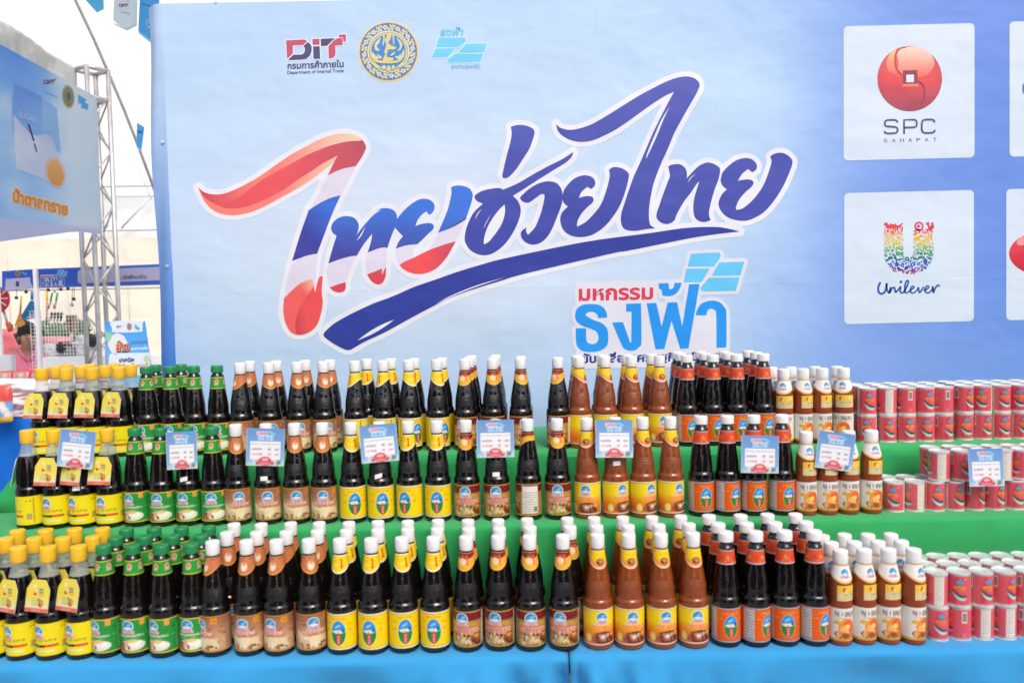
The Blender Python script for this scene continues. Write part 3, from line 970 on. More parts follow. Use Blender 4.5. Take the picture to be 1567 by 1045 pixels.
script([(186, 800), (192, 860), (212, 895), (222, 850)], 2.4)
script([(228, 832), (218, 895), (240, 850), (265, 835), (275, 860), (280, 895)], 2.8)
script([(282, 890), (310, 860), (334, 828), (330, 870), (345, 895), (370, 880), (400, 830), (418, 780), (405, 762), (388, 790), (380, 850), (385, 890), (410, 892)], 2.6)
P.ell(1330 + 338 / 6.967, 320 + 776 / 6.967, 2.2, 2.2, SC, 2, 14)
script([(410, 890), (450, 860), (478, 835), (462, 822), (440, 850), (442, 885), (470, 895), (505, 870), (525, 832)], 2.4)
script([(524, 830), (535, 890), (560, 860), (585, 825)], 2.6)
script([(580, 870), (620, 850), (635, 828), (615, 820), (596, 850), (602, 885), (635, 892), (668, 860), (678, 825)], 2.4)
script([(678, 822), (684, 890), (700, 850), (728, 815), (756, 820)], 2.8)
P.build('sponsor_panel', M_VINYL, banner)

P = panel(1545, 34, 1746, 240)
P.rrect(1564, 122, 1716, 150, 13, S(88, 124, 190), 2)
P.build('sponsor_panel', M_VINYL, banner)
P = panel(1540, 290, 1742, 490)
P.ell(1612, 388, 68, 37, lambda x, y: mixc(S(238, 78, 92), S(206, 34, 58), (y - 355) / 60), 2, 48)
P.ell(1570, 366, 16, 7, S(246, 160, 166), 3, 24, rot=-.5)
P.build('sponsor_panel', M_VINYL, banner)

# ================================================================== bottle labels, drawn on fine grids
class Canvas:
    """label artwork in millimetres, x from the front centre, y from the bottom edge"""
    def __init__(s, w, h, W, H, bg):
        s.w, s.h, s.W, s.H = w, h, W, H
        s.X, s.Y = np.meshgrid(np.linspace(-w / 2, w / 2, W), np.linspace(0, h, H))
        s.p = w / W
        s.a = np.empty((H, W, 3))
        s.a[:] = bg
    def put(s, m, c):
        m = np.clip(m, 0, 1)[..., None]
        s.a = s.a * (1 - m) + np.array(c, float) * m
        return s
    def rect(s, x0, y0, x1, y1, c):
        f = lambda d: np.clip(d / s.p + .5, 0, 1)
        return s.put(f(s.X - x0) * f(x1 - s.X) * f(s.Y - y0) * f(y1 - s.Y), c)
    def ell(s, cx, cy, rx, ry, c, rot=0.0, clip=None):
        dx, dy = s.X - cx, s.Y - cy
        u = (dx * math.cos(rot) + dy * math.sin(rot)) / rx
        v = (-dx * math.sin(rot) + dy * math.cos(rot)) / ry
        m = np.clip((1 - np.hypot(u, v)) * min(rx, ry) / s.p + .5, 0, 1)
        if clip is not None:
            m = m * clip
        return s.put(m, c)
    def grad(s, c0, c1, y0, y1, m=None):
        t = np.clip((s.Y - y0) / (y1 - y0), 0, 1)[..., None]
        g = np.array(c0, float) * (1 - t) + np.array(c1, float) * t
        mm = np.ones((s.H, s.W, 1)) if m is None else m[..., None]
        s.a = s.a * (1 - mm) + g * mm
        return s
    def marks(s, x0, y0, x1, y1, c, seed, k=.62, slant=0.0):
        """small printed marks, too fine to read at this size"""
        rng = random.Random(seed)
        x = x0
        h = y1 - y0
        while x < x1:
            wd = max(rng.uniform(.10, .26) * h, .5)
            if rng.random() < k:
                yb, yt = y0 + (h * .35 if rng.random() < .3 else 0), y1 - (h * .3 if rng.random() < .35 else 0)
                s.rect(x, yb + slant * (x - x0), min(x + wd * .75, x1), yt + slant * (x - x0), c)
            x += wd
        return s
    def blobs(s, x0, y0, x1, y1, n, r0, r1, cs, seed, asp=1.0):
        rng = random.Random(seed)
        for i in range(n):
            r = rng.uniform(r0, r1)
            s.ell(rng.uniform(x0, x1), rng.uniform(y0, y1), r, r * rng.uniform(.5, 1) * asp, rng.choice(cs), rng.uniform(-1, 1))
        return s
    def cols(s):
        c = Sarr(s.a)
        return np.concatenate([c, np.ones((s.H, s.W, 1))], 2).reshape(-1, 4)

def badge(cv, cx, cy, r):
    """round blue brand badge with a white rim and a red ribbon under it"""
    cv.ell(cx, cy, r * 1.12, r * 1.12, (246, 246, 240))
    cv.ell(cx, cy, r * .98, r * .98, (52, 150, 212))
    cv.ell(cx, cy - r * .34, r * .80, r * .30, (247, 228, 212))
    cv.ell(cx + r * .25, cy + r * .3, r * .45, r * .16, (150, 206, 236), .4)
    cv.rect(cx - r * 1.25, cy - r * 1.30, cx + r * 1.25, cy - r * .82, (244, 226, 222))
    cv.marks(cx - r * 1.15, cy - r * 1.25, cx + r * 1.15, cy - r * .86, (214, 46, 76), 5, .8)
def leaf_badge(cv, cx, cy, rx, ry, rim=None):
    """tall oval badge: blue sky above, two green leaves and a red tag below"""
    if rim:
        cv.ell(cx, cy, rx * 1.08, ry * 1.06, rim)
    cv.ell(cx, cy, rx, ry, (46, 150, 226))
    up_ = np.clip((cy + ry * .05 - cv.Y) / cv.p + .5, 0, 1)
    cv.ell(cx, cy, rx, ry, (30, 140, 62), clip=up_)
    cv.ell(cx, cy + ry * .10, rx * .86, ry * .15, (249, 232, 216))
    cv.ell(cx - rx * .1, cy + ry * .55, rx * .5, ry * .1, (150, 208, 240), .5)
    cv.ell(cx + rx * .62, cy + ry * .2, rx * .2, ry * .16, (30, 96, 190))
    cv.ell(cx, cy - ry * .5, rx * .12, ry * .55, (22, 110, 50))
    cv.rect(cx - rx * .30, cy - ry * .97, cx + rx * .30, cy - ry * .12, (226, 40, 62))
    for j in range(4):
        cv.rect(cx - rx * .16, cy - ry * (.86 - j * .18), cx + rx * .16, cy - ry * (.76 - j * .18), (250, 190, 190))
def info_panel(cv, x0, x1, seed, bg=(236, 232, 220), tx=(110, 100, 95)):
    cv.rect(x0, 6, x1, cv.h - 6, bg)
    for j in range(9):
        cv.marks(x0 + 2, 10 + j * 6.4, x1 - 2, 12.4 + j * 6.4, tx, seed + j, .75)
    for j in range(14):
        cv.rect(x1 - 12 + j * .7, 10, x1 - 11.7 + j * .7, 24, (40, 40, 40))
def border(cv, c, t=2.0, line=None):
    cv.rect(-999, 0, 999, t, c).rect(-999, cv.h - t, 999, cv.h, c)
    if line:
        cv.rect(-999, t, 999, t + .9, line).rect(-999, cv.h - t - .9, 999, cv.h - t, line)

def L_plain_yellow(w, h, W, H):
    cv = Canvas(w, h, W, H, (253, 218, 14))
    for b in (0, w / 2, -w / 2):
        leaf_badge(cv, b, h * .47, 17, 29, (252, 240, 170)) if b == 0 else None
        if b == 0:
            cv.marks(-18, h * .83, 18, h * .90, (240, 120, 40), 3, .8)
            for sx in (-1, 1):
                cv.marks(sx * 26 - 8, h * .70, sx * 26 + 8, h * .755, (244, 150, 50), 7 + sx, .7, slant=-.2 * sx)
                cv.marks(sx * 28 - 5, h * .50, sx * 28 + 5, h * .57, (236, 120, 60), 9 + sx, .7)
    info_panel(cv, w / 2 - 44, w / 2 - 6, 40, (250, 224, 90), (90, 80, 40))
    cv.rect(56, 4, 58, h - 4, (60, 50, 40)).rect(-58, 4, -56, h - 4, (60, 50, 40))
    border(cv, (246, 242, 232), 3.2, (120, 96, 50))
    return cv
def L_brown(w, h, W, H):
    cv = Canvas(w, h, W, H, (172, 118, 82))
    cv.grad((222, 180, 136), (164, 106, 76), h * .25, h * .95)
    rng = random.Random(2)
    for i in range(90):
        cv.ell(rng.uniform(-w / 2, w / 2), rng.uniform(h * .4, h), 5, 2, (150 + rng.randrange(30), 100, 70), .2)
    cv.blobs(-60, 8, 62, 30, 26, 9, 15, [(206, 166, 124), (190, 146, 104), (216, 182, 140)], 28, .7).blobs(-36, 12, 36, 34, 18, 9, 15, [(236, 214, 172), (226, 196, 150), (244, 226, 190), (208, 172, 126)], 8, .75)
    cv.ell(2, 22, 20, 13, (240, 220, 178)).ell(-22, 17, 12, 9, (224, 192, 146)).ell(26, 21, 13, 11, (234, 208, 164))
    cv.rect(3, 5, 5, 20, (250, 240, 220)).blobs(-36, 5, 36, 14, 14, 2, 4, [(150, 96, 62), (120, 72, 50)], 4)
    cv.rect(-30, h * .45, 30, h * .56, (214, 150, 130))
    cv.marks(-29, h * .46, 29, h * .55, (236, 206, 190), 3, .8)
    cv.marks(-18, h * .385, 20, h * .435, (180, 90, 80), 13, .8)
    badge(cv, -2, h * .74, 13)
    cv.rect(24, h * .78, 40, h * .95, (230, 150, 40))
    cv.marks(26, h * .84, 38, h * .89, (140, 80, 20), 6)
    info_panel(cv, w / 2 - 52, w / 2 - 10, 20, (168, 120, 88), (236, 226, 214))
    border(cv, (214, 164, 72), 2.4, (120, 76, 40))
    return cv
def L_maroon(w, h, W, H):
    cv = Canvas(w, h, W, H, (176, 134, 66))
    cv.rect(-999, h * .74, 999, h, (124, 26, 34))
    rng = random.Random(5)
    for i in range(46):
        cv.ell(rng.uniform(-40, 42), rng.uniform(4, h * .36), rng.uniform(2, 6), rng.uniform(2, 4), rng.choice([(96, 46, 26), (130, 66, 36), (72, 34, 22)]))
    for i in range(110):
        x = rng.uniform(-34, 18)
        cv.ell(x, rng.uniform(h * .06, h * .37) * (1.05 - abs(x + 6) / 60), rng.uniform(3, 7), rng.uniform(.5, .9), rng.choice([(244, 224, 168), (226, 190, 122), (250, 238, 204), (150, 96, 52)]), rng.uniform(.2, 2.6))
    cv.ell(30, h * .25, 11, 9, (170, 84, 36)).ell(32, h * .31, 7, 4, (230, 160, 60)).ell(24, h * .18, 6, 5, (112, 52, 30))
    cv.rect(-34, h * .415, 36, h * .535, (240, 176, 166))
    cv.marks(-33, h * .425, 35, h * .525, (214, 90, 92), 9, .7)
    cv.marks(-22, h * .35, 24, h * .40, (240, 224, 190), 19, .8)
    cv.ell(-26, h * .63, 16, 4, (198, 158, 84), .3).ell(22, h * .65, 16, 5, (196, 150, 70), -.3)
    badge(cv, -4, h * .78, 13.5)
    info_panel(cv, w / 2 - 60, w / 2 - 16, 31, (238, 232, 222))
    cv.rect(50, 4, 52.5, h - 4, (232, 224, 206)).rect(-52, 4, -49.5, h - 4, (232, 224, 206))
    border(cv, (204, 170, 76), 3.0, (90, 60, 30))
    return cv
def L_amber(w, h, W, H):
    cv = Canvas(w, h, W, H, (250, 200, 30))
    cv.grad((240, 112, 34), (254, 220, 24), h * .22, h * .62)
    cv.ell(-34, h * .19, 9, 12, (240, 180, 60)).ell(-34, h * .19, 7, 9.5, (250, 226, 130))
    cv.ell(6, h * .20, 30, 15, (112, 50, 32))
    cv.blobs(-22, 8, 30, 27, 26, 4, 7, [(140, 66, 42), (104, 46, 32), (164, 90, 60), (190, 120, 86)], 12)
    for t in range(4):
        cv.ell(2, h * .23, 9, 1.3, (248, 226, 206), .5 + t * .8)
    cv.ell(14, h * .27, 6, 5, (200, 160, 140)).ell(28, h * .28, 6, 5.5, (238, 176, 60)).ell(38, h * .2, 7, 8, (206, 130, 84))
    cv.rect(-24, h * .44, 30, h * .53, (246, 128, 92))
    cv.marks(-23, h * .445, 29, h * .525, (252, 198, 150), 4, .75)
    cv.marks(-20, h * .56, 26, h * .61, (250, 240, 120), 14, .7)
    badge(cv, 0, h * .77, 12.5)
    info_panel(cv, w / 2 - 62, w / 2 - 20, 51, (250, 232, 190))
    cv.rect(48, 4, 50, h - 4, (250, 240, 226))
    border(cv, (248, 238, 226), 3.0, (150, 80, 50))
    return cv
def L_orange(w, h, W, H):
    cv = Canvas(w, h, W, H, (240, 98, 26))
    for j in range(7):
        cv.rect(-999, h * (.12 + .12 * j), 999, h * (.12 + .12 * j) + .8, (216, 76, 26))
    leaf_badge(cv, 2, h * .46, 16, 27, (246, 190, 60))
    cv.marks(-18, h * .82, 22, h * .875, (252, 180, 70), 7, .8)
    for sx in (-1, 1):
        cv.marks(2 + sx * 25 - 6, h * .66, 2 + sx * 25 + 6, h * .71, (252, 170, 60), 8 + sx, .7)
    for j in range(10):
        cv.marks(-56, h * (.08 + .085 * j), -34, h * (.11 + .085 * j), (80, 70, 70), 60 + j, .8)
    cv.rect(-60, 4, -33, h - 4, (206, 206, 206))
    for j in range(10):
        cv.marks(-58, h * (.08 + .085 * j), -35, h * (.115 + .085 * j), (80, 74, 74), 60 + j, .75)
    cv.rect(38, 4, 60, h - 4, (60, 40, 36))
    cv.rect(40, 6, 58, h - 6, (244, 190, 60))
    for j in range(8):
        cv.marks(41, h * (.1 + .1 * j), 57, h * (.14 + .1 * j), (70, 50, 40), 80 + j, .75)
    border(cv, (176, 178, 190), 3.4, (60, 60, 66))
    return cv
def L_green(w, h, W, H):
    cv = Canvas(w, h, W, H, (44, 152, 62))
    for j in range(6):
        cv.rect(-999, h * (.2 + .12 * j), 999, h * (.2 + .12 * j) + .7, (36, 130, 54))
    cv.ell(6, h * .22, 30, 13, (238, 232, 212)).ell(10, h * .26, 18, 8, (250, 246, 236)).ell(6, h * .34, 13, 4, (244, 206, 110))
    cv.blobs(-34, 5, 4, 24, 16, 3, 6, [(214, 140, 104), (232, 178, 140), (190, 110, 80), (160, 96, 60)], 3)
    cv.ell(-24, h * .19, 7, 5.5, (70, 46, 30)).ell(-24, h * .19, 4, 3, (190, 140, 90))
    cv.rect(-30, h * .47, 32, h * .53, (150, 190, 140))
    cv.marks(-30, h * .46, 32, h * .54, (214, 226, 200), 6, .6)
    cv.marks(-16, h * .39, 24, h * .435, (186, 206, 180), 16, .7)
    badge(cv, -4, h * .77, 13)
    cv.rect(24, h * .80, 36, h * .97, (236, 164, 70))
    cv.marks(40, h * .72, 50, h * .78, (30, 40, 36), 66).marks(40, h * .5, 50, h * .54, (220, 226, 210), 67)
    info_panel(cv, w / 2 - 58, w / 2 - 12, 71, (60, 150, 70), (226, 236, 220))
    border(cv, (232, 186, 62), 3.0)
    return cv
def L_seasoning(w, h, W, H):
    cv = Canvas(w, h, W, H, (246, 228, 28))
    for j in range(5):
        cv.rect(-999, h * (.5 + .11 * j), 999, h * (.5 + .11 * j) + .6, (226, 206, 20))
    badge(cv, -8, h * .74, 13)
    cv.marks(-34, h * .43, 34, h * .52, (170, 150, 40), 5, .75)
    cv.marks(-34, h * .36, 30, h * .42, (232, 214, 130), 15, .7)
    cv.rect(-30, h * .26, 8, h * .335, (44, 36, 24)).rect(8, h * .27, 38, h * .345, (228, 78, 30)).rect(-44, h * .265, -30, h * .335, (228, 78, 30))
    cv.marks(-18, h * .275, -2, h * .32, (226, 206, 40), 25, .5)
    cv.rect(-30, h * .11, 30, h * .18, (226, 224, 150))
    cv.marks(-28, h * .115, 28, h * .175, (246, 244, 214), 6, .8)
    cv.rect(46, h * .18, 60, h * .40, (214, 200, 120))
    for j in range(5):
        cv.marks(47, h * (.2 + .04 * j), 59, h * (.23 + .04 * j), (120, 90, 60), 30 + j, .7)
    cv.marks(44, h * .80, 60, h * .87, (60, 60, 50), 8)
    cv.rect(62, 4, 66, h - 4, (200, 170, 20))
    border(cv, (236, 214, 10), 2.0)
    return cv
def L_squeeze(w, h, W, H):
    cv = Canvas(w, h, W, H, (240, 236, 226))
    cv.ell(2, h * .38, 20, 24, (246, 156, 64)).ell(8, h * .5, 14, 12, (236, 104, 36)).ell(-2, h * .34, 13, 11, (250, 186, 96)).ell(16, h * .36, 9, 13, (226, 96, 36)).ell(4, h * .44, 7, 6, (252, 206, 120))
    cv.ell(-6, h * .14, 18, 9, (166, 80, 54)).ell(18, h * .16, 11, 8, (206, 120, 80)).ell(-18, h * .18, 8, 6, (226, 150, 90)).blobs(-24, 6, 26, 20, 18, 2, 4, [(140, 60, 40), (220, 120, 60), (240, 190, 120)], 17)
    cv.marks(-26, h * .74, 28, h * .91, (112, 108, 108), 9, .62).marks(-22, h * .665, 26, h * .71, (210, 110, 60), 19, .7)
    cv.ell(-20, h * .56, 8, 5, (238, 186, 60))
    cv.rect(-999, 0, 999, h * .07, (226, 190, 70))
    cv.marks(-20, h * .02, 22, h * .06, (150, 60, 40), 6)
    info_panel(cv, w / 2 - 44, w / 2 - 6, 90, (236, 230, 214))
    return cv

# neck labels
def N_plain_yellow(w, h, W, H):
    cv = Canvas(w, h, W, H, (252, 214, 26))
    cv.marks(-13, h * .56, 0, h * .68, (246, 176, 60), 3).marks(-12, h * .40, 1, h * .52, (240, 240, 200), 5, .9)
    cv.rect(6.2, h * .30, 9.4, h * .82, (214, 40, 40)).rect(4.6, h * .68, 7, h * .76, (214, 40, 40)).rect(4.8, h * .27, 10.8, h * .34, (214, 40, 40))
    cv.rect(-999, 0, 999, h * .09, (246, 244, 236)).rect(-999, h * .94, 999, h, (246, 244, 236))
    return cv
def N_brown(w, h, W, H):
    cv = Canvas(w, h, W, H, (206, 122, 78))
    cv.rect(-999, h * .8, 999, h, (186, 96, 60))
    cv.ell(0, h * .46, 8.5, 11, (238, 208, 170)).ell(0, h * .40, 5, 5.5, (248, 232, 206)).ell(1, h * .62, 4, 4, (222, 150, 110))
    cv.marks(-12, h * .8, 12, h * .9, (240, 200, 160), 3)
    cv.rect(-999, 0, 999, h * .09, (234, 160, 62)).rect(-999, h * .96, 999, h, (226, 170, 90))
    return cv
def N_maroon(w, h, W, H):
    cv = Canvas(w, h, W, H, (242, 178, 60))
    cv.rect(-999, h * .64, 999, h, (140, 34, 36))
    cv.ell(-4, h * .50, 9, 9, (248, 214, 150)).marks(-12, h * .42, 3, h * .60, (250, 236, 214), 5, .9)
    cv.rect(6, h * .30, 9.6, h * .84, (236, 96, 90)).rect(4.2, h * .68, 7, h * .76, (236, 96, 90))
    cv.marks(-12, h * .74, 4, h * .84, (236, 170, 120), 6)
    cv.rect(-999, 0, 999, h * .06, (250, 206, 90)).rect(-999, h * .96, 999, h, (226, 176, 80))
    return cv
def N_amber(w, h, W, H):
    cv = Canvas(w, h, W, H, (253, 206, 34))
    cv.grad((246, 150, 60), (254, 214, 30), h * .15, h * .5)
    cv.ell(1, h * .38, 9, 8.5, (150, 84, 58)).ell(1, h * .40, 6, 4, (204, 146, 116)).ell(-4, h * .34, 4, 3, (112, 56, 40))
    cv.marks(-10, h * .70, 10, h * .80, (240, 170, 30), 3)
    cv.rect(-999, 0, 999, h * .09, (252, 226, 210)).rect(-999, h * .96, 999, h, (252, 230, 180))
    return cv
def N_orange(w, h, W, H):
    cv = Canvas(w, h, W, H, (232, 82, 44))
    cv.rect(-999, h * .78, 999, h, (220, 92, 62))
    for a in range(-4, 5):
        cv.marks(a * 17 - 5, h * .30, a * 17 + 6, h * .62, (210, 176, 100) if a % 2 == 0 else (206, 60, 36), 3 + a, .8)
    cv.ell(-7, h * .22, 2, 1.6, (250, 170, 50)).ell(8, h * .2, 2, 1.6, (250, 170, 50))
    cv.rect(-999, 0, 999, h * .09, (196, 198, 210)).rect(-999, h * .94, 999, h, (196, 190, 196))
    return cv
def N_green(w, h, W, H):
    cv = Canvas(w, h, W, H, (46, 156, 58))
    for a in (-2, -1, 0, 1, 2):
        cv.ell(a * 27, h * .58, 6.5, 8, (232, 178, 150)).ell(a * 27, h * .62, 4, 4, (206, 130, 104))
        cv.marks(a * 27 - 7, h * .30, a * 27 + 7, h * .42, (226, 232, 214), 3 + a, .8)
    cv.rect(-999, 0, 999, h * .08, (206, 196, 60)).rect(-999, h * .92, 999, h, (206, 196, 60))
    return cv
def N_squeeze(w, h, W, H):
    cv = Canvas(w, h, W, H, (244, 240, 232))
    badge(cv, 0, h * .58, 9.5)
    cv.rect(-999, 0, 999, h * .10, (246, 180, 80)).rect(-999, h * .93, 999, h, (244, 190, 120))
    return cv
def U_squeeze(w, h, W, H):
    cv = Canvas(w, h, W, H, (250, 208, 60))
    cv.rect(-999, 0, 999, h * .5, (232, 214, 160))
    cv.ell(-12, h * .74, 4.5, 4.5, (214, 60, 60)).ell(-9, h * .70, 3, 3, (246, 216, 196)).ell(-14, h * .66, 2.5, 2.5, (226, 90, 70))
    cv.marks(-4, h * .52, 18, h * .60, (206, 170, 60), 3).marks(-14, h * .36, 18, h * .43, (60, 56, 50), 4, .8)
    for j in range(3):
        cv.marks(-15, h * (.08 + .09 * j), 16, h * (.12 + .09 * j), (150, 140, 110), 7 + j, .7)
    cv.ell(14, h * .78, 4, 5, (240, 226, 190))
    return cv
def card_art(w, h, W, H):
    cv = Canvas(w, h, W, H, (243, 224, 84))
    cv.rect(-999, 0, 999, h * .12, (228, 110, 100))
    cv.grad((230, 232, 190), (244, 224, 70), h * .12, h * .55, np.clip((h * .5 - cv.Y) / 3, 0, 1) * np.clip((cv.Y - h * .12) / cv.p, 0, 1))
    cv.ell(-7, h * .58, 6, 5, (234, 120, 40)).ell(-6, h * .61, 4, 5, (246, 216, 190)).ell(-8, h * .55, 3.6, 3, (206, 50, 50))
    cv.marks(2, h * .66, 16, h * .74, (90, 120, 150), 3, .9).marks(3, h * .58, 17, h * .64, (60, 90, 160), 4, .9).marks(3, h * .50, 17, h * .55, (226, 90, 70), 5, .8)
    cv.ell(11, h * .27, 8, 9, (206, 130, 70)).ell(12, h * .28, 5, 5, (230, 160, 90)).ell(5, h * .38, 4, 4, (150, 170, 60)).ell(9, h * .24, 3, 3, (170, 70, 50))
    for j in range(4):
        cv.marks(-16, h * (.20 + .065 * j), 2, h * (.235 + .065 * j), (130, 150, 90), 10 + j, .7)
    cv.ell(-12, h * .80, 4, 4.5, (246, 244, 210))
    cv.marks(-13, h * .03, 12, h * .085, (250, 206, 196), 8, .7)
    return cv
def can_art(w, h, W, H):
    red = (232, 84, 98)
    cv = Canvas(w, h, W, H, red)
    rng = random.Random(3)
    for b in (0, -w / 2, w / 2):
        cv.ell(b - 9, h * .5, 7, h * .46, (216, 60, 76), -.1)
        cv.ell(b, h * .78, 8, 5.5, (52, 160, 204)).marks(b - 6, h * .76, b + 6, h * .80, (170, 224, 240), 3)
        cv.marks(b - 13, h * .55, b + 14, h * .66, (246, 184, 40), 6, .85)
        cv.marks(b - 8, h * .48, b + 10, h * .53, (246, 184, 40), 7, .7)
        t = (cv.X - b) / 18
        yy = h * (.30 - .10 * t + .14 * t * t)
        inn = np.clip((1 - np.abs(t)) * 8, 0, 1)
        cv.put(inn * np.clip((5.0 * (1 - t * t) - np.abs(cv.Y - yy)) / cv.p + .5, 0, 1), (44, 52, 60))
        cv.put(inn * np.clip((3.0 * (1 - t * t) - np.abs(cv.Y - yy + 3.2)) / cv.p + .5, 0, 1), (150, 226, 220))
        cv.put(inn * np.clip((1.4 * (1 - t * t) - np.abs(cv.Y - yy + 6.5)) / cv.p + .5, 0, 1), (244, 240, 232))
        cv.ell(b + 12, h * .88, 2.5, 1.4, (250, 196, 190), .5)
    for b, kind in ((w * .25, 0), (-w * .25, 1)):
        if kind == 0:
            cv.rect(b - 11, 1, b + 11, h - 1, (240, 236, 224))
            for j in range(11):
                cv.marks(b - 9, 13 + j * 5.4, b + 9, 15 + j * 5.4, (150, 142, 130), 20 + j, .75)
            cv.marks(b - 8, 5, b + 8, 9, (214, 170, 40), 3)
        else:
            cv.rect(b - 6, h * .55, b + 6, h * .92, (240, 236, 228))
            for j in range(9):
                cv.rect(b - 4 + j * .95, h * .60, b - 3.5 + j * .95, h * .88, (50, 46, 46))
            cv.marks(b - 1.5, h * .2, b + 1.5, h * .5, (250, 190, 186), 8)
            cv.rect(b - 4, h * .06, b + 4, h * .20, (226, 130, 130))
    cv.rect(-999, 0, 999, h * .03, (206, 206, 200)).rect(-999, h * .975, 999, h, (206, 206, 200))
    return cv

def wrap(name, parent, rad, z0, z1, fn, nu=200, nv=64, drop=None, arc=360, gap=.0004, back=None):
    """a printed label following the bottle wall; rad(z) is the wall radius"""
    rm = rad((z0 + z1) / 2)
    w = 2 * math.pi * rm * 1000 * arc / 360
    h = (z1 - z0) * 1000
    cv = fn(w, h, nu, nv)
    v = []
    for j in range(nv):
        for i in range(nu):
            t = R(arc) * (i / (nu - 1) - .5)
            zb = z0 if drop is None else z0 + drop * (0.5 - 0.5 * math.cos(min(abs(t) * 1.45, math.pi))) ** 1.1
            z = zb + (z1 - zb) * j / (nv - 1)
            r = rad(z) + gap
            v.append((r * math.sin(t), -r * math.cos(t), z))
    f = [(j * nu + i, j * nu + i + 1, (j + 1) * nu + i + 1, (j + 1) * nu + i) for j in range(nv - 1) for i in range(nu - 1)]
    return make(name, v, f, M_PAPER if name != 'can_label' else M_CAN, parent, cv.cols(), True)

def plate(name, parent, w, h, fn, nu, nv, material, th=.0009, top=None):
    """thin printed card standing in x-z, front towards -y; top narrows it to a gable from that height on"""
    cv = fn(w * 1000, h * 1000, nu, nv)
    def pos(i, j):
        t = j / (nv - 1)
        k = 1.0 if top is None or t < top else 1 - .42 * (t - top) / (1 - top)
        return ((i / (nu - 1) - .5) * w * k, t * h)
    v = [(pos(i, j)[0], 0, pos(i, j)[1]) for j in range(nv) for i in range(nu)]
    f = [(j * nu + i, j * nu + i + 1, (j + 1) * nu + i + 1, (j + 1) * nu + i) for j in range(nv - 1) for i in range(nu - 1)]
    c = list(map(tuple, cv.cols()))
    rim = [(i, 0) for i in range(nu)] + [(nu - 1, j) for j in range(1, nv)] + [(i, nv - 1) for i in range(nu - 2, -1, -1)] + [(0, j) for j in range(nv - 2, 0, -1)]
    k = len(v)
    for (i, j) in rim:
        p = pos(i, j)
        v.append((p[0], 0, p[1])); v.append((p[0], th, p[1]))
        c += [(.7, .7, .7, 1)] * 2
    n = len(rim)
    for i in range(n):
        a, b = k + 2 * i, k + 2 * ((i + 1) % n)
        f.append((a, a + 1, b + 1, b))
    f.append(tuple(k + 2 * i + 1 for i in range(n))[::-1])
    return make(name, v, f, material, parent, c, False)

OYSTER = [(.0, .0), (.031, 0), (.0342, .0012), (.0354, .004), (.0355, .012), (.0353, .0135), (.0353, .1000), (.0355, .1015), (.0355, .104), (.0354, .108), (.0350, .112), (.0344, .1152), (.0330, .1172), (.0317, .1190), (.0311, .1215), (.0308, .131), (.0306, .139),
          (.0303, .147), (.0293, .155), (.0274, .166), (.0250, .180), (.0218, .198), (.0185, .218), (.0163, .232), (.0154, .237), (.0154, .242), (.0, .242)]
SOY = [(.0, .0), (.030, 0), (.0332, .0012), (.0344, .004), (.0345, .012), (.0343, .0135), (.0343, .0960), (.0345, .0975), (.0345, .101), (.0344, .107), (.0341, .113), (.0333, .1162), (.0319, .1182), (.0307, .1200), (.0302, .1235), (.0298, .136),
       (.0292, .148), (.0272, .164), (.0248, .180), (.0226, .195), (.0208, .212), (.0188, .231), (.0168, .2365), (.0140, .240), (.0138, .250), (.0, .250)]
SEAS = [(.0, .0), (.032, 0), (.0346, .0012), (.0355, .004), (.0355, .011), (.0353, .0125), (.0353, .0905), (.0355, .092), (.0354, .098), (.0352, .103), (.0348, .107), (.0338, .1100), (.0325, .1118), (.0319, .1145), (.0318, .128), (.0317, .142),
        (.0312, .152), (.0290, .166), (.0262, .182), (.0232, .196), (.0, .196)]
SEAS_N = [(.0229, .1965), (.0196, .209), (.0170, .219), (.0160, .226), (.0158, .240), (.0, .240)]
SQZ = [(.0, .0), (.0255, 0), (.0276, .0012), (.0283, .004), (.0283, .012), (.0281, .013), (.0281, .0915), (.0283, .093), (.0283, .100), (.0278, .105), (.0274, .110), (.0274, .144), (.0268, .152), (.0248, .163), (.0218, .174),
       (.0190, .184), (.0172, .191), (.0160, .196), (.0160, .199), (.0, .199)]
def radius_of(profile):
    zs = [p[1] for p in profile[1:-1]]
    rs = [p[0] for p in profile[1:-1]]
    return lambda z: float(np.interp(z, zs, rs))
def cap_profile(r, z0, z1, collar=True):
    q = []
    if collar:
        q += [(r * .93, z0 - .007), (r * .955, z0 - .0065), (r * .955, z0 - .0015), (r * .93, z0 - .0012)]
    q += [(r * .93, z0), (r * .985, z0 + .0004), (r, z0 + .0015), (r, z1 - .0045), (r * .975, z1 - .002), (r * .90, z1 - .0005), (r * .8, z1), (0, z1)]
    return q
def ribbed(profile, n=48, amp=.018):
    v, f = lathe(profile, n)
    zs = [p[1] for p in profile]
    lo, hi = zs[-7] if len(zs) > 7 else zs[0], zs[-4]
    out = []
    for i, (x, y, z) in enumerate(v):
        k = 1 - amp * (i % 2) if lo + .0005 < z < hi + .0003 and x * x + y * y > 1e-6 else 1
        out.append((x * k, y * k, z))
    return out, f

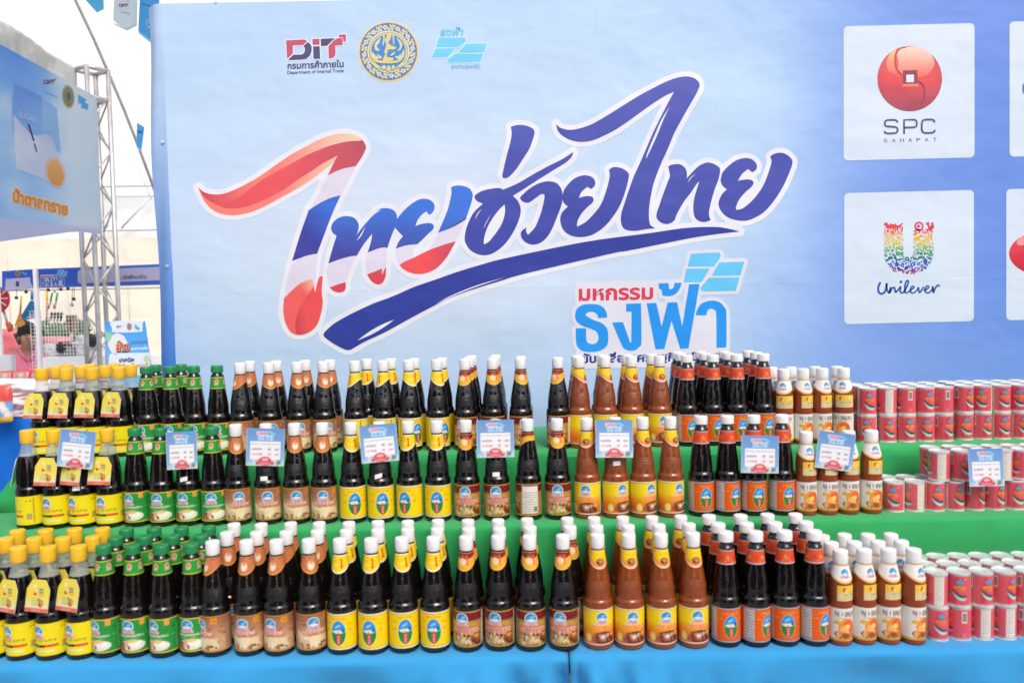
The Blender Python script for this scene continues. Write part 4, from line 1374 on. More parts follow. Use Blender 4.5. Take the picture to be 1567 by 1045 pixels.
LOOK = {
 'seasoning': 'yellow-capped seasoning bottle with hanging yellow card',
 'green': 'green-capped dark soy bottle with green label',
 'brown': 'white-capped black bottle with brown mushroom label',
 'plain': 'white-capped black bottle with plain yellow label',
 'maroon': 'white-capped black bottle with maroon-topped gold label',
 'amber': 'amber sauce bottle with yellow-orange label',
 'orange': 'white-capped black bottle with orange label',
 'squeeze': 'small red-brown squeeze bottle with white label',
}
SPEC = {
 'seasoning': (SEAS, M_SOY, M_CAPY, (.0186, .236, .265), L_seasoning, (.0128, .0902), None, None),
 'green': (SOY, M_SOY, M_CAPG, (.0178, .243, .264), L_green, (.0138, .0955), N_green, (.196, .2305, None)),
 'brown': (OYSTER, M_DARK, M_CAPW, (.0166, .245, .270), L_brown, (.0138, .0996), N_brown, (.192, .2345, .022)),
 'plain': (OYSTER, M_DARK, M_CAPW, (.0166, .245, .270), L_plain_yellow, (.0138, .0996), N_plain_yellow, (.192, .2345, .022)),
 'maroon': (OYSTER, M_DARK, M_CAPW, (.0166, .245, .270), L_maroon, (.0138, .0996), N_maroon, (.192, .2345, .022)),
 'amber': (OYSTER, M_AMBER, M_CAPW, (.0166, .245, .270), L_amber, (.0138, .0996), N_amber, (.192, .2345, .022)),
 'orange': (SOY, M_SOY, M_CAPW, (.0180, .248, .270), L_orange, (.0138, .0955), N_orange, (.1965, .2305, None)),
 'squeeze': (SQZ, M_SQUEEZE, M_CAPW, (.0176, .198, .224), L_squeeze, (.0132, .0910), N_squeeze, (.150, .1915, .020)),
}
def build_bottle(kind):
    prof, glass, capm, (cr, c0, c1), lab, (l0, l1), neck, nk = SPEC[kind]
    t = thing('sauce_bottle', LOOK[kind], 'bottle')
    rad = radius_of(prof)
    v, f = lathe(prof, 32)
    smooth_angle(make('glass_body', v, f, glass, t), 50)
    if kind == 'seasoning':
        v, f = lathe(SEAS_N, 28)
        smooth_angle(make('clear_neck', v, f, M_CLEAR, t), 50)
    cp = cap_profile(cr, c0, c1, kind not in ('green', 'orange'))
    v, f = ribbed(cp)
    smooth_angle(make('cap', v, f, capm, t), 45)
    wrap('body_label', t, rad, l0, l1, lab)
    if neck:
        wrap('neck_label', t, rad, nk[0], nk[1], neck, 120, 30, nk[2])
    if kind == 'squeeze':
        o = wrap('shoulder_label', t, rad, .109, .1455, U_squeeze, 60, 30, None, 120)
        o.rotation_euler.z = R(18)
    if kind == 'seasoning':
        o = plate('hanging_card', t, .067, .074, card_art, 56, 60, M_CARD, top=.70)
        o.location = (-.006, -.0405, .120)
        o.rotation_euler = (R(-12), 0, R(-5))
    return t
PROTO = {k: build_bottle(k) for k in SPEC}
used = set()
def children_of(o):
    return [c for c in KIDS[o.name]]
KIDS = {}
for k, t in PROTO.items():
    KIDS[t.name] = list(t.children)
def place(proto, loc, rz, label, group, skip=(), extra=None, key=None):
    key = key or proto.name
    if key not in used:
        used.add(key)
        t = proto
    else:
        t = proto.copy()
        col.objects.link(t)
        for c in KIDS[proto.name]:
            if c.name.split('.')[0] in skip:
                continue
            d = c.copy()
            col.objects.link(d)
            d.parent = t
    t.location = loc
    t.rotation_euler = (0, 0, rz)
    tag(t, label, None, group)
    return t
ORD = ['leftmost', 'second from left', 'third from left', 'fourth from left', 'fifth from left', 'sixth from left', 'seventh from left', 'eighth from left', 'ninth from left']
def ordn(i, n):
    return 'rightmost' if i == n - 1 and n > 2 else ORD[i]
LEVEL = {1: ('bottom table', Z1, ROW1, 818), 2: ('middle step', Z2, ROW2, 650), 3: ('top step', Z3, ROW3, 552)}
DEPTH = ['front row', 'second row', 'third row']
CAPX = {
 (1, 'seasoning'): [[-17, 30, 73, 118.5], [9, 54.5, 97, 138], [-12, 28, 72, 112, 152]],
 (1, 'green'): [[162, 207, 246, 284], [181, 222, 263, 302], [198, 238, 276, 313]],
 (1, 'brown'): [[325, 377, 423, 472], [347, 393, 438, 485], [357, 400, 444, 488]],
 (1, 'plain'): [[520, 568, 614.6, 663], [530, 578, 623.5, 669], [534, 578, 624, 670]],
 (1, 'maroon'): [[713, 762, 810, 861], [717, 764, 811, 872], [716, 762, 806.5, 868]],
 (1, 'amber'): [[914, 961.5, 1011, 1060], [913, 961, 1008, 1054.5], [909, 953, 997.5, 1042]],
 (1, 'orange'): [[1114, 1157, 1198, 1243], [1099, 1142, 1185.5, 1233], [1085, 1133, 1174.5, 1217]],
 (1, 'squeeze'): [[1287.5, 1323.5, 1362, 1393], [1274, 1308, 1346, 1374], [1263, 1294, 1329, 1355]],
 (2, 'seasoning'): [[42, 84, 124, 162]],
 (2, 'green'): [[206, 246, 285, 322]],
 (2, 'brown'): [[360, 406, 450, 493]],
 (2, 'plain'): [[537, 580, 624, 668]],
 (2, 'maroon'): [[712.5, 758, 807, 852]],
 (2, 'amber'): [[897.5, 941, 983, 1025.4]],
 (2, 'orange'): [[1072.6, 1113, 1153, 1196]],
 (2, 'squeeze'): [[1234, 1265.5, 1297, 1333.6]],
 (3, 'seasoning'): [[63, 100.5, 141, 181.5], [85, 124, 161, 199], [102, 139, 175]],
 (3, 'green'): [[224, 259.5, 297, 331], [238.5, 277]],
 (3, 'brown'): [[367, 411, 454, 494], [382, 423, 467, 505]],
 (3, 'plain'): [[542.5, 585.5, 625, 668], [560.5, 600, 631, 676]],
 (3, 'maroon'): [[711, 753, 796, 853], [717, 756, 796.5], [721, 758]],
 (3, 'amber'): [[886, 925.5, 966, 1009], [882, 922, 959, 997]],
 (3, 'orange'): [[1051, 1091, 1127, 1168], [1042, 1079, 1114, 1157], [1036, 1072, 1108, 1145]],
 (3, 'squeeze'): [[1200, 1229, 1257, 1290.5], [1183, 1208, 1247, 1280]],
}
GROUP = {k: v.split(' with ')[0] + 's' for k, v in LOOK.items()}
GROUP = {'seasoning': 'yellow-capped seasoning bottles', 'green': 'green-capped soy bottles', 'brown': 'brown-labelled bottles', 'plain': 'yellow-labelled bottles', 'maroon': 'maroon-labelled bottles',
         'amber': 'amber sauce bottles', 'orange': 'orange-labelled bottles', 'squeeze': 'small squeeze bottles'}
SHORT = {'seasoning': 'yellow-capped bottle with hanging card', 'green': 'green-capped soy bottle', 'brown': 'brown-labelled black bottle', 'plain': 'yellow-labelled black bottle', 'maroon': 'maroon-labelled black bottle',
         'amber': 'amber sauce bottle', 'orange': 'orange-labelled black bottle', 'squeeze': 'small red-brown squeeze bottle'}
rng = random.Random(21)
spun = {(1, 'brown', 0): [-38, -6, -16, 26], (1, 'maroon', 0): [-14, -12, 6, -14], (1, 'orange', 0): [2, 34, -8, 26], (2, 'maroon', 0): [0, 3, -112, 2], (2, 'orange', 0): [8, 26, 6, 14], (2, 'green', 0): [-12, 2, -2, 12],
        (2, 'seasoning', 0): [-62, -6, -14, -4], (1, 'seasoning', 0): [-10, -24, -8, -22], (1, 'green', 0): [-20, -2, -18, -2], (3, 'amber', 0): [62, 60, 30, 10], (3, 'orange', 0): [14, 14, 14, 14], (3, 'plain', 0): [-60, -50, 48, 40],
        (1, 'squeeze', 0): [6, 18, 4, 24], (1, 'amber', 0): [8, 6, 8, 4], (3, 'brown', 0): [-40, 30, 26, 30], (3, 'green', 0): [-10, 8, 10, 12], (2, 'squeeze', 0): [6, 10, 4, 6]}
MID = {}
for (lev, kind), rows in CAPX.items():
    lname, z, ys, _ = LEVEL[lev]
    H = SPEC[kind][3][2]
    rmax = max(p[0] for p in SPEC[kind][0])
    for d, xs in enumerate(rows):
        Y = ys[d]
        if kind == 'squeeze':
            Y = ys[0] - .008 + d * .060
        if kind == 'seasoning' and lev == 1 and d == 2:
            pass
        X = [x_for(px, Y, z + H) for px in xs]
        for _ in range(60):                      # bottles touch but never overlap
            for i in range(len(X) - 1):
                g = 2 * rmax + .0012 - (X[i + 1] - X[i])
                if g > 0:
                    X[i] -= g / 2
                    X[i + 1] += g / 2
        for i, x in enumerate(X):
            a = spun.get((lev, kind, d), [rng.uniform(-32, 32) for _ in xs])[i]
            if kind == 'seasoning' and lev != 2:
                a = rng.uniform(-16, 8)
            lab = '%s, %s, %s, %s of its kind' % (SHORT[kind], lname, DEPTH[d], ordn(i, len(X)))
            t = place(PROTO[kind], (x, Y + rng.uniform(-.003, .003), z), R(a), lab, GROUP[kind])
            if lev == 2:
                MID[(kind, i)] = t

# small white stickers under the price cards
def sticker(t, rad, zz_, tilt, wd=.019, hh=.0115):
    rr_ = rad(zz_)
    me = MB()
    n = 6
    vs, fs = [], []
    for j in range(2):
        for i in range(n + 1):
            a = (i / n - .5) * wd / rr_
            z = zz_ + (j - .5) * hh + tilt * a * rr_
            r_ = rad(z) + .0009
            vs.append((r_ * math.sin(a), -r_ * math.cos(a), z))
    for i in range(n):
        fs.append((i, i + 1, n + 2 + i, n + 1 + i))
    o = make('price_sticker', vs, fs, M_STICK, t)
    o.rotation_euler.z = -t.rotation_euler.z
for k, i, zz_, tl in (('seasoning', 2, .110, .03), ('green', 2, .128, .25), ('brown', 1, .126, .05), ('plain', 1, .128, .25), ('maroon', 1, .127, .03), ('amber', 1, .150, .1)):
    sticker(MID[(k, i)], radius_of(SPEC[k][0]), zz_, tl)

# ------------------------------------------------------------------ price cards hung in front of the middle row
def price_card(w, h, W, H):
    cv = Canvas(w, h, W, H, (128, 172, 222))
    cv.grad((150, 190, 230), (116, 160, 216), 0, h)
    cv.blobs(-w / 2, 0, w / 2, h * .16, 26, 3, 8, [(236, 236, 226), (206, 226, 236), (226, 206, 196), (196, 220, 226)], 5)
    cv.rect(-w * .2, h * .69, w * .21, h * .82, (226, 236, 250)).marks(-w * .19, h * .70, w * .2, h * .80, (70, 170, 240), 7, .75)
    cv.rect(-w * .24, h * .83, w * .06, h * .92, (240, 226, 236)).marks(-w * .22, h * .84, w * .05, h * .905, (226, 90, 120), 6, .8)
    cv.ell(w * .12, h * .90, 7, 3, (130, 214, 250), -.2).ell(w * .2, h * .86, 7, 3, (130, 214, 250), -.2)
    cv.rect(-w * .40, h * .17, w * .40, h * .655, (246, 248, 252))
    cv.marks(-w * .38, h * .565, w * .37, h * .60, (190, 192, 200), 14, .85)
    for (y, c_) in ((.42, (120, 122, 134)), (.285, (236, 110, 120))):
        cv.marks(-w * .36, h * y, -w * .08, h * (y + .05), c_, int(y * 100), .85)
        cv.marks(w * .07, h * y, w * .14, h * (y + .055), c_, 3, .95)
        cv.marks(w * .25, h * y, w * .36, h * (y + .05), c_, 4, .85)
    cv.ell(0, h * .12, w * .17, h * .13, (222, 96, 104)).rect(-w * .24, h * .03, w * .24, h * .11, (222, 96, 104))
    cv.marks(-w * .14, h * .045, w * .14, h * .09, (250, 206, 206), 9, .8).ell(0, h * .17, w * .09, h * .04, (246, 190, 190))
    cv.ell(w * .36, h * .09, 6, 5, (110, 150, 150)).ell(-w * .38, h * .10, 6, 4, (170, 206, 236))
    cv.rect(-w / 2, 0, -w / 2 + 1.4, h, (220, 230, 240)).rect(w / 2 - 1.4, 0, w / 2, h, (214, 224, 236)).rect(-w / 2, 0, w / 2, 1.4, (226, 230, 236))
    return cv
pc = thing('price_card', 'x', 'price card')
ob = plate('card', pc, .100, .100, price_card, 60, 60, M_CARD)
KIDS[pc.name] = [ob]
MB_t = MB()
v, f = lathe([(.0, 0), (.004, 0), (.004, .0006), (0, .0006)], 10)
CARDS = [((117, 687), -6, 'yellow-capped bottles with hanging cards', .004), ((278, 689), 1, 'green-capped soy bottles', 0), ((406, 684), -3, 'brown-labelled bottles', 0), ((580, 678), 4, 'yellow-labelled bottles', 0),
         ((758, 671), 0, 'maroon-labelled bottles', 0), ((940, 671), -1, 'amber sauce bottles', 0), ((1163, 695), -2, 'orange-labelled bottles', 0), ((1278, 690), -8, 'small red-brown squeeze bottles', 0), ((1509, 715), 1, 'red fish cans', -.014)]
card_w = [1.0, .80, 1.0, 1.0, 1.0, 1.0, 1.0, .98, .90]
for i, ((px, py), tilt, what, dy) in enumerate(CARDS):
    Yc = ROW2[0] - .0405 + dy
    p = at(px, py, Yc)
    if i:
        t = pc.copy()
        col.objects.link(t)
        d = ob.copy()
        col.objects.link(d)
        d.parent = t
    else:
        t, d = pc, ob
    k = card_w[i]
    t.location = p
    t.rotation_euler = (R(-4 + (i * 37 % 5) - 2), R(-tilt), R((i * 53 % 9) - 4))
    d.location = (0, 0, -.05)
    d.scale = (k, 1, 1)
    tag(t, 'price card in front of the %s on the middle step' % what, 'price card', 'price cards on the middle step')

# ------------------------------------------------------------------ fish cans
CR, CH = .0268, .0815
cproto = thing('fish_can', 'x', 'can')
cp_ = [(0, .001), (.022, .001), (.0235, .003), (.0245, .0035), (.0258, 0), (.0268, .0006), (.0268, .003), (.0262, .0042), (.0262, .0773), (.0268, .0785), (.0268, .0809), (.0260, .0815), (.0250, .0808), (.0246, .0788),
       (.0225, .0784), (.0215, .0792), (.014, .0792), (.013, .0787), (0, .0787)]
v, f = lathe(cp_, 32)
o1 = smooth_angle(make('tin_body', v, f, M_TIN, cproto), 35)
o2 = wrap('can_label', cproto, lambda z: .02625, .0044, .0771, can_art, 128, 46)
KIDS[cproto.name] = [o1, o2]
def cans(lev, z, cols_px, ycap_Y, rows, layer, lname, gx=None):
    X = [x_for(px, ycap_Y, z + CH) for px in cols_px]
    for _ in range(40):
        for i in range(len(X) - 1):
            g = 2 * CR + .0008 - (X[i + 1] - X[i])
            if g > 0:
                X[i] -= g / 2
                X[i + 1] += g / 2
    for d in range(rows):
        for i, x in enumerate(X):
            a = rng.choice([0, 5, 12, -18, 24, -28, 180, 172, -82, -95, 84, 96])
            lab = 'red fish can, %s, %s, %s, %s' % (lname, layer, DEPTH[d] if rows < 4 else DEPTH[d], ordn(i, len(X)))
            place(cproto, (x + d * .004, ycap_Y + d * (2 * CR + .0012), z), R(a + rng.uniform(-8, 8)), lab, 'red fish cans', key='can')
A1 = [1432, 1467, 1502, 1536, 1570, 1604]
cans(1, Z1, [1434, 1469, 1503, 1537, 1571, 1605], ROW1[0] + .006, 3, 'lower layer', 'bottom table')
cans(1, Z1 + CH, A1, ROW1[0] + .006, 3, 'upper layer', 'bottom table')
A2 = [1368, 1399, 1429.5, 1460, 1491, 1521, 1552, 1582]
cans(2, Z2, A2, ROW2[0] + .004, 2, 'lower layer', 'middle step')
cans(2, Z2 + CH, [1437, 1471, 1502, 1533, 1564, 1594], ROW2[0] + .006, 2, 'upper layer', 'middle step')
A3 = [1327, 1357.5, 1387, 1416, 1444]
cans(3, Z3, A3, ROW3[0] - .004, 3, 'lower layer of left pack', 'top step')
cans(3, Z3 + CH, A3, ROW3[0] - .004, 3, 'upper layer of left pack', 'top step')
A4 = [1475, 1503, 1532, 1561, 1590]
cans(3, Z3, A4, ROW3[0] + .012, 3, 'lower layer of right pack', 'top step')
cans(3, Z3 + CH, A4, ROW3[0] + .012, 3, 'upper layer of right pack', 'top step')

BLOCKERS = True

# ================================================================== what stands behind on the left
# ---- tent end wall: cream lower curtain, white fabric above, pale beams
YW = 12.5
zc = at(100, 366, YW).z
tw = thing('tent_wall', 'white fabric end wall of the big tent with cream lower curtain, far behind', 'tent wall', (-7, YW, 0))
def sheet(name, x0, x1, z0, z1, y, m, parent, nx, nz, amp, th=.02, fx=1.0):
    v, f = [], []
    for s_ in (0, 1):
        for j in range(nz + 1):
            for i in range(nx + 1):
                x = x0 + (x1 - x0) * i / nx
                z = z0 + (z1 - z0) * j / nz
                v.append((x, y + s_ * th + amp * math.sin(x * 3.1 * fx + .4 * z) * math.sin(x * 1.3 * fx + z * .5), z))
    n = (nx + 1) * (nz + 1)
    for j in range(nz):
        for i in range(nx):
            a = j * (nx + 1) + i
            f.append((a, a + 1, a + nx + 2, a + nx + 1))
            f.append((n + a, n + a + nx + 1, n + a + nx + 2, n + a + 1))
    return make(name, v, f, m, parent, None, True)
sheet('upper_fabric', -9, 19, zc - .02, 8.5, .12, M_TENT, tw, 90, 20, .03)
sheet('lower_curtain', -9, 19, 0, zc, 0, M_CREAM, tw, 160, 8, .03, fx=2.2)
bm = MB()
M_BEAM = mat('pale_beam', (0.66, 0.69, 0.69, 1), 0.5)
for py in (285, 301, 352):
    z = at(205, py, YW).z
    bm = MB(); bm.tube([(-9, -.04, z), (12, -.04, z)], .022 if py != 301 else .014); bm.build('beam', M_BEAM, tw, True)
for (a, b, r_) in (((186, 349), (229, 303), .016), ((163, 349), (176, 301), .012)):
    p, q = at(a[0], a[1], YW - .06), at(b[0], b[1], YW - .06)
    bm = MB(); bm.tube([p - Vector((-7, YW, 0)), q - Vector((-7, YW, 0))], r_); bm.build('brace', M_BEAM, tw, True)
for px in (12, 102, 195):                     # seams of the curtain
    p, q = at(px - 4, 372, YW - .05), at(px + 8, 550, YW - .05)
    bm = MB(); bm.tube([p - Vector((-7, YW, 0)), q - Vector((-7, YW, 0))], .006, 5); bm.build('curtain_seam', M_BEAM, tw, True)

# ---- unseen stand-ins for stalls across the aisle, added to shape reflections in the glass
if BLOCKERS:
    M_BLOCKER = mat('dark_blocker_cloth', (.035, .05, .10, 1), .8, vary=.2, vscale=2)
    for x0, x1 in ((-8, -.75), (1.0, 8)):
        b = MB(); b.box(x0, -3.2, 0, x1, -3.0, 2.7)
        tag(b.build('reflection_blocker', M_BLOCKER), 'dark blue backdrop of a stall across the aisle, %s of the camera' % ('left' if x0 < 0 else 'right'), 'backdrop')
# ---- tent pole and rope running down across the gap
b = MB()
pp = [at(px, py, 10.5) for px, py in ((98, -40), (115, 0), (143.5, 60), (166, 112), (189, 166), (211, 222), (231, 276), (250, 330))]
b.tube(pp, .019, 10)
tag(b.build('tent_pole', M_STEEL, None, True), 'long thin dark tent pole slanting across the white tent fabric', 'pole')
b = MB()
b.tube([at(px, py, 10.8) for px, py in ((80, -40), (93, 0), (141, 97), (168, 155), (198, 226), (232, 306))], .0065, 6)
tag(b.build('guy_rope', M_WHITEP, None, True), 'thin pale rope running beside the dark slanting tent pole', 'rope')

# ---- truss tower that carries the sugar banner
YT = 7.2
tp = at(157, 500, YT)
tower = thing('truss_tower', 'square aluminium truss tower with crossed braces beside the sugar banner', 'truss', (tp.x, YT, 0))
zt = at(148, 106, YT).z
zt2 = at(162, 128, YT).z
hs = .098
ang = R(58)
cor = []
for sx, sy in ((-1, -1), (1, -1), (1, 1), (-1, 1)):
    x, y = sx * hs, sy * hs
    cor.append((x * math.cos(ang) - y * math.sin(ang), x * math.sin(ang) + y * math.cos(ang)))
for (x, y) in cor:
    b = MB(); b.tube([(x, y, 0), (x, y, zt)], .021, 10); b.build('chord', M_ALU, tower, True)
for i in range(4):
    (x0, y0), (x1, y1) = cor[i], cor[(i + 1) % 4]
    b = MB()
    z = .1
    k = i
    while z + .24 < zt - .02:
        a, c_ = ((x0, y0), (x1, y1)) if k % 2 else ((x1, y1), (x0, y0))
        b.tube([(a[0], a[1], z), (c_[0], c_[1], z + .24)], .008, 6)
        z += .24
        k += 1
    b.build('brace', M_ALU, tower, True)
    for z in (zt - .012, zt - .27, .05):
        b = MB(); b.tube([(x0, y0, z), (x1, y1, z)], .019, 8); b.build('cross_tube', M_ALU, tower, True)
b = MB(); b.box(-.3, -.3, 0, .3, .3, .012); b.build('base_plate', M_STEEL, tower)

# ---- sugar banner, hung edge-on from a fabric-covered beam
C_R, C_L = at(151, 150, 7.0), at(0, 68, 5.6)
pdir = Vector((C_L.x - C_R.x, C_L.y - C_R.y, 0)).normalized()
pn = Vector((pdir.y, -pdir.x, 0))
if pn.dot(C_R - CAM) > 0: pn = -pn
def sfn(px, py, layer):
    return on_plane(px, py, C_R, pn) + pn * (.0012 * layer)
sugar = thing('sugar_banner', 'blue sky banner with a sugar pitcher and orange lettering, hanging at left', 'banner', (0, 0, 0))
S_ = Print(sfn)
rngb = random.Random(9)
clouds = [(rngb.uniform(-30, 150), rngb.uniform(150, 350), rngb.uniform(12, 34), rngb.uniform(8, 20)) for _ in range(16)] + [(20, 285, 30, 18), (110, 215, 30, 40), (120, 150, 30, 26), (95, 120, 20, 16), (130, 345, 40, 18), (60, 330, 40, 12), (25, 230, 14, 30)]
def skyc(x, y):
    c_ = np.array([150, 204, 255.0])
    top = (y - (68 + .55 * x)) / 100.0
    c_ = c_ + (np.array([112, 168, 252.0]) - c_) * min(max(1 - top, 0), 1) * min(max((90 - x) / 60, 0), 1)
    c_ = c_ + (np.array([226, 244, 255.0]) - c_) * min(max((x - 70) / 45, 0), .85)
    w_ = 0
    for (cx_, cy_, a, b_) in clouds:
        w_ += .55 * math.exp(-((x - cx_) / a) ** 2 - ((y - cy_) / b_) ** 2)
    c_ = c_ + (np.array([236, 248, 255.0]) - c_) * min(w_, 1) * .75
    band = min(max((y - (330 + .12 * x)) / 6, 0), 1)
    c_ = c_ + (np.array([206, 214, 246.0]) - c_) * band
    return S(*c_)
S_.poly([(-40, 44), (0, 68), (148, 149), (155, 359), (118, 354), (0, 370), (-40, 374)], skyc, 0, grid=3.2)
S_.shape('60,66c 240,120 245,150 360,150 c'.replace(' c', ''), S(150, 190, 246), 1, (0, 0), 1.0) if False else None
JUG = S(140, 184, 246)
S_.poly([(22, 127), (64, 148), (64, 210), (19, 200), (18, 160)], lambda x, y: mixc(S(132, 186, 250), S(158, 206, 252), (y - 130) / 60), 1)
S_.poly([(64, 148), (87, 166), (93, 236), (64, 214)], S(172, 214, 252), 1)
S_.shape('20,176c 48,206 78,210 92,262 84,282c 24,258c', lambda x, y: mixc(S(244, 248, 254), S(222, 234, 250), (x - 20) / 70), 2, sub=4)
S_.text('SUGAR', 28, 178, 27, S(214, 230, 252), 3, bold=.03, slope=.42, height=12)
S_.text('SR', 70, 200, 9, S(214, 230, 252), 3, bold=.03, slope=.42, height=10)
S_.stroke([(43, 190), (51, 216)], 2.6, S(96, 66, 110), 3).stroke([(52, 220), (55.5, 233)], 2.2, S(130, 100, 130), 3)
S_.ell(84, 264, 15, 24, S(250, 222, 200), 3, 30, rot=-.28)
S_.ell(84, 265, 12, 20, lambda x, y: mixc(S(255, 214, 136), S(250, 188, 110), (y - 250) / 30), 4, 30, rot=-.28)
v_, f_ = text_mesh('น้ำตาลทราย', .05)
kx = 84 / v_[:, 0].max()
halo_tris = [(19 + a * kx, 308 - b_ * 24 + .26 * a * kx) for a, b_ in v_]
for dx, dy in ((-1.6, 0), (1.6, 0), (0, 1.8), (0, -1.8), (1.2, 1.2), (-1.2, -1.2), (1.2, -1.2), (-1.2, 1.2)):
    S_.tris([(x + dx, y + dy) for x, y in halo_tris], f_, S(250, 240, 226), 1.0 + .12 * (dx + 2) + .05 * (dy + 2))
S_.tris(halo_tris, f_, S(255, 176, 60), 2.4)
trade_logo(S_, 64, 118, 62.0, 2, False, False)
S_.text('กรมการค้าภายใน', 68, 142, 20, S(70, 74, 120), 3, slope=.42)
S_.ell(104, 148, 9.5, 18, S(206, 200, 150), 2, 30, rot=-.1).ell(104, 148, 7.6, 15, S(160, 170, 150), 3, 30, rot=-.1).ell(104, 148, 5.6, 11, S(190, 180, 120), 4, 24, rot=-.1).ell(104, 148, 3.4, 7, S(110, 140, 160), 5, 20, rot=-.1)
S_.poly([(119, 145), (132, 153), (127, 160), (119, 158)], S(104, 190, 244), 2).poly([(127, 156), (135, 160), (134, 169), (123, 165)], S(104, 190, 244), 2)
S_.build('banner_sheet', M_FLAG, sugar)
b = MB()
edge = [sfn(148, 149, -6), sfn(155, 359, -6)]
b.tube(edge, .007, 8)
b.build('edge_tube', M_ALU, sugar, True)
# white fabric sleeve over the beam above the banner
n_, m_ = 44, 10
topc = [(-40, 2), (0, 25), (30, 38), (60, 58), (90, 82), (129, 104)]
botc = [(-40, 52), (0, 78), (30, 94), (60, 109), (90, 125), (129, 146)]
def cl(cv_, x):
    return float(np.interp(x, [p[0] for p in cv_], [p[1] for p in cv_]))
v, f = [], []
for s_ in (0, 1):
    for i in range(n_ + 1):
        x = -40 + 169 * i / n_
        for j in range(m_ + 1):
            t = j / m_
            y = cl(topc, x) * (1 - t) + cl(botc, x) * t
            v.append(sfn(x, y, -60) + pn * (.012 * math.sin(x * .11 + 3 * t) * t + .004 * math.sin(x * .43 - 4 * t) - .09 * s_ * math.sin(math.pi * (1 - t) * .5)))
W = m_ + 1
N = (n_ + 1) * W
for i in range(n_):
    for j in range(m_):
        a = i * W + j
        f.append((a, a + W, a + W + 1, a + 1))
        f.append((N + a, N + a + 1, N + a + W + 1, N + a + W))
for i in range(n_):
    f.append((i * W, N + i * W, N + (i + 1) * W, (i + 1) * W))
for j in range(m_):
    a = n_ * W + j
    f.append((a, N + a, N + a + 1, a + 1))
tag(make('fabric_sleeve', v, f, M_DRAPE, None, None, True), 'wrinkled white fabric sleeve over the beam above the sugar banner', 'fabric')

# ---- pennants on a string, top left
def pennant(pts_px, Y, base, label, arts=None):
    t = thing('pennant', label, 'pennant', (0, 0, 0), 'pennants hanging at the top left')
    def fn(px, py, layer):
        p = at(px, py, Y)
        return (p.x, p.y - .0008 * layer + .006 * math.sin(px * .16 + py * .05), p.z)
    P = Print(fn)
    P.poly(pts_px, base, 1, grid=2.5)
    P.poly([(x + .3, y) for x, y in pts_px], S(180, 214, 240), -1.5, grid=2.5)
    if arts: arts(P)
    P.build('cloth', M_FLAG, t)
    return t
pennant([(131, -14), (158, -14), (158, 14), (148.5, 20), (131, 1)], 4.6, S(108, 200, 246), 'small bright blue pennant cut off by the top edge, left of the white one')
def arts1(P):
    trade_logo(P, 182, 4, 90.0, 2, False, False)
    P.text('กรมการค้าภายใน', 186, 20, 12, S(90, 90, 130), 3, bold=.02, slope=.12)
    P.poly([(175, 36), (193, 43.5), (209, 37), (209, 41), (193, 47), (175, 39)], S(196, 226, 240), 2)
    P.poly([(192, -6), (198, -4), (197, 2), (191, 0)], S(150, 214, 246), 2)
pennant([(175, -14), (209, -14), (210, 40), (193, 47), (174, 32)], 4.4, S(228, 238, 242), 'white pennant with a red and navy logo between two blue pennants', arts1)
def arts2(P):
    P.text('กรมการค้าภายใน', 217, 8, 20, S(40, 84, 150), 2, bold=.02, slope=.25)
    P.ring(228, 37, 3.6, 4.6, S(196, 232, 250), 2, 20).stroke([(224, 31), (231, 30), (226, 36), (232, 38), (225, 44)], 1.0, S(196, 232, 250), 2)
    P.poly([(213, 48), (230, 61), (243, 55), (243, 59), (230, 66), (213, 52)], S(150, 216, 248), 2)
pennant([(214, -14), (243, -14), (243.5, 57), (230, 66), (212.5, 49), (213.5, 20)], 4.2, S(92, 182, 240), 'large bright blue pennant with a pale emblem beside the banner corner', arts2)
def arts3(P):
    P.text('DIT', 210, 203, 8, S(50, 80, 150), 2, bold=.04, slope=.3)
    P.poly([(209, 225), (213.5, 229), (213.5, 231), (209, 228)], S(180, 226, 250), 2)
pennant([(210, 188), (220.5, 195), (216, 230), (208.5, 225)], 9.0, S(92, 186, 242), 'tiny blue pennant hanging by the slanting tent pole', arts3)
b = MB()
b.tube([at(x, y, Y) for x, y, Y in ((60, -30, 4.8), (131, -14, 4.61), (158, -14, 4.5), (209, -14, 4.41), (243, -14, 4.21), (300, -20, 4.0))], .002, 5)
tag(b.build('pennant_string', M_WHITEP, None, True), 'string above the frame from which the pennants hang', 'string')

# ---- the market booth behind: blue fascia, posts, low white counter, wire panels
YF = 8.0
booth = thing('market_booth', 'white booth with blue name fascia, wire mesh panels and hanging tools', 'booth', (at(60, 500, YF).x, YF, 0))
bo = Vector(booth.location)
def bf(px, py, layer):
    p = at(px, py, YF)
    return (p.x - bo.x, -.002 * layer, p.z - bo.z)
P = Print(bf)
FB = lambda x, y: mixc(S(66, 110, 214), S(92, 132, 224), (y - 410) / 36)
P.poly([(3, 415), (54, 411.5), (54, 441), (3, 446)], FB, 0)
P.poly([(56, 411.5), (250, 404), (250, 436), (56, 441)], FB, 0)
P.poly([(9, 427), (46, 424.5), (47, 432), (51, 441), (8, 445)], S(228, 230, 248), 1)
P.text('8', 24.3, 438, 5.4, S(40, 40, 80), 2, bold=.04, slope=0)
trade_logo(P, 9, 414, 210.0, 1, False, True)
P.ell(27.5, 418.5, 4, 5, S(206, 180, 140), 1, 20).ell(27.5, 418.5, 2.6, 3.4, S(150, 130, 130), 2, 16)
P.poly([(34, 415), (39, 417), (38, 420), (34, 419)], S(120, 200, 246), 1).poly([(38, 418), (42, 418), (41, 422), (37, 421)], S(120, 200, 246), 1)
festival(P, 59, 411, 32.0, S(226, 230, 248), (S(66, 128, 226), S(110, 200, 250), S(220, 80, 110), S(60, 70, 150)), 1)
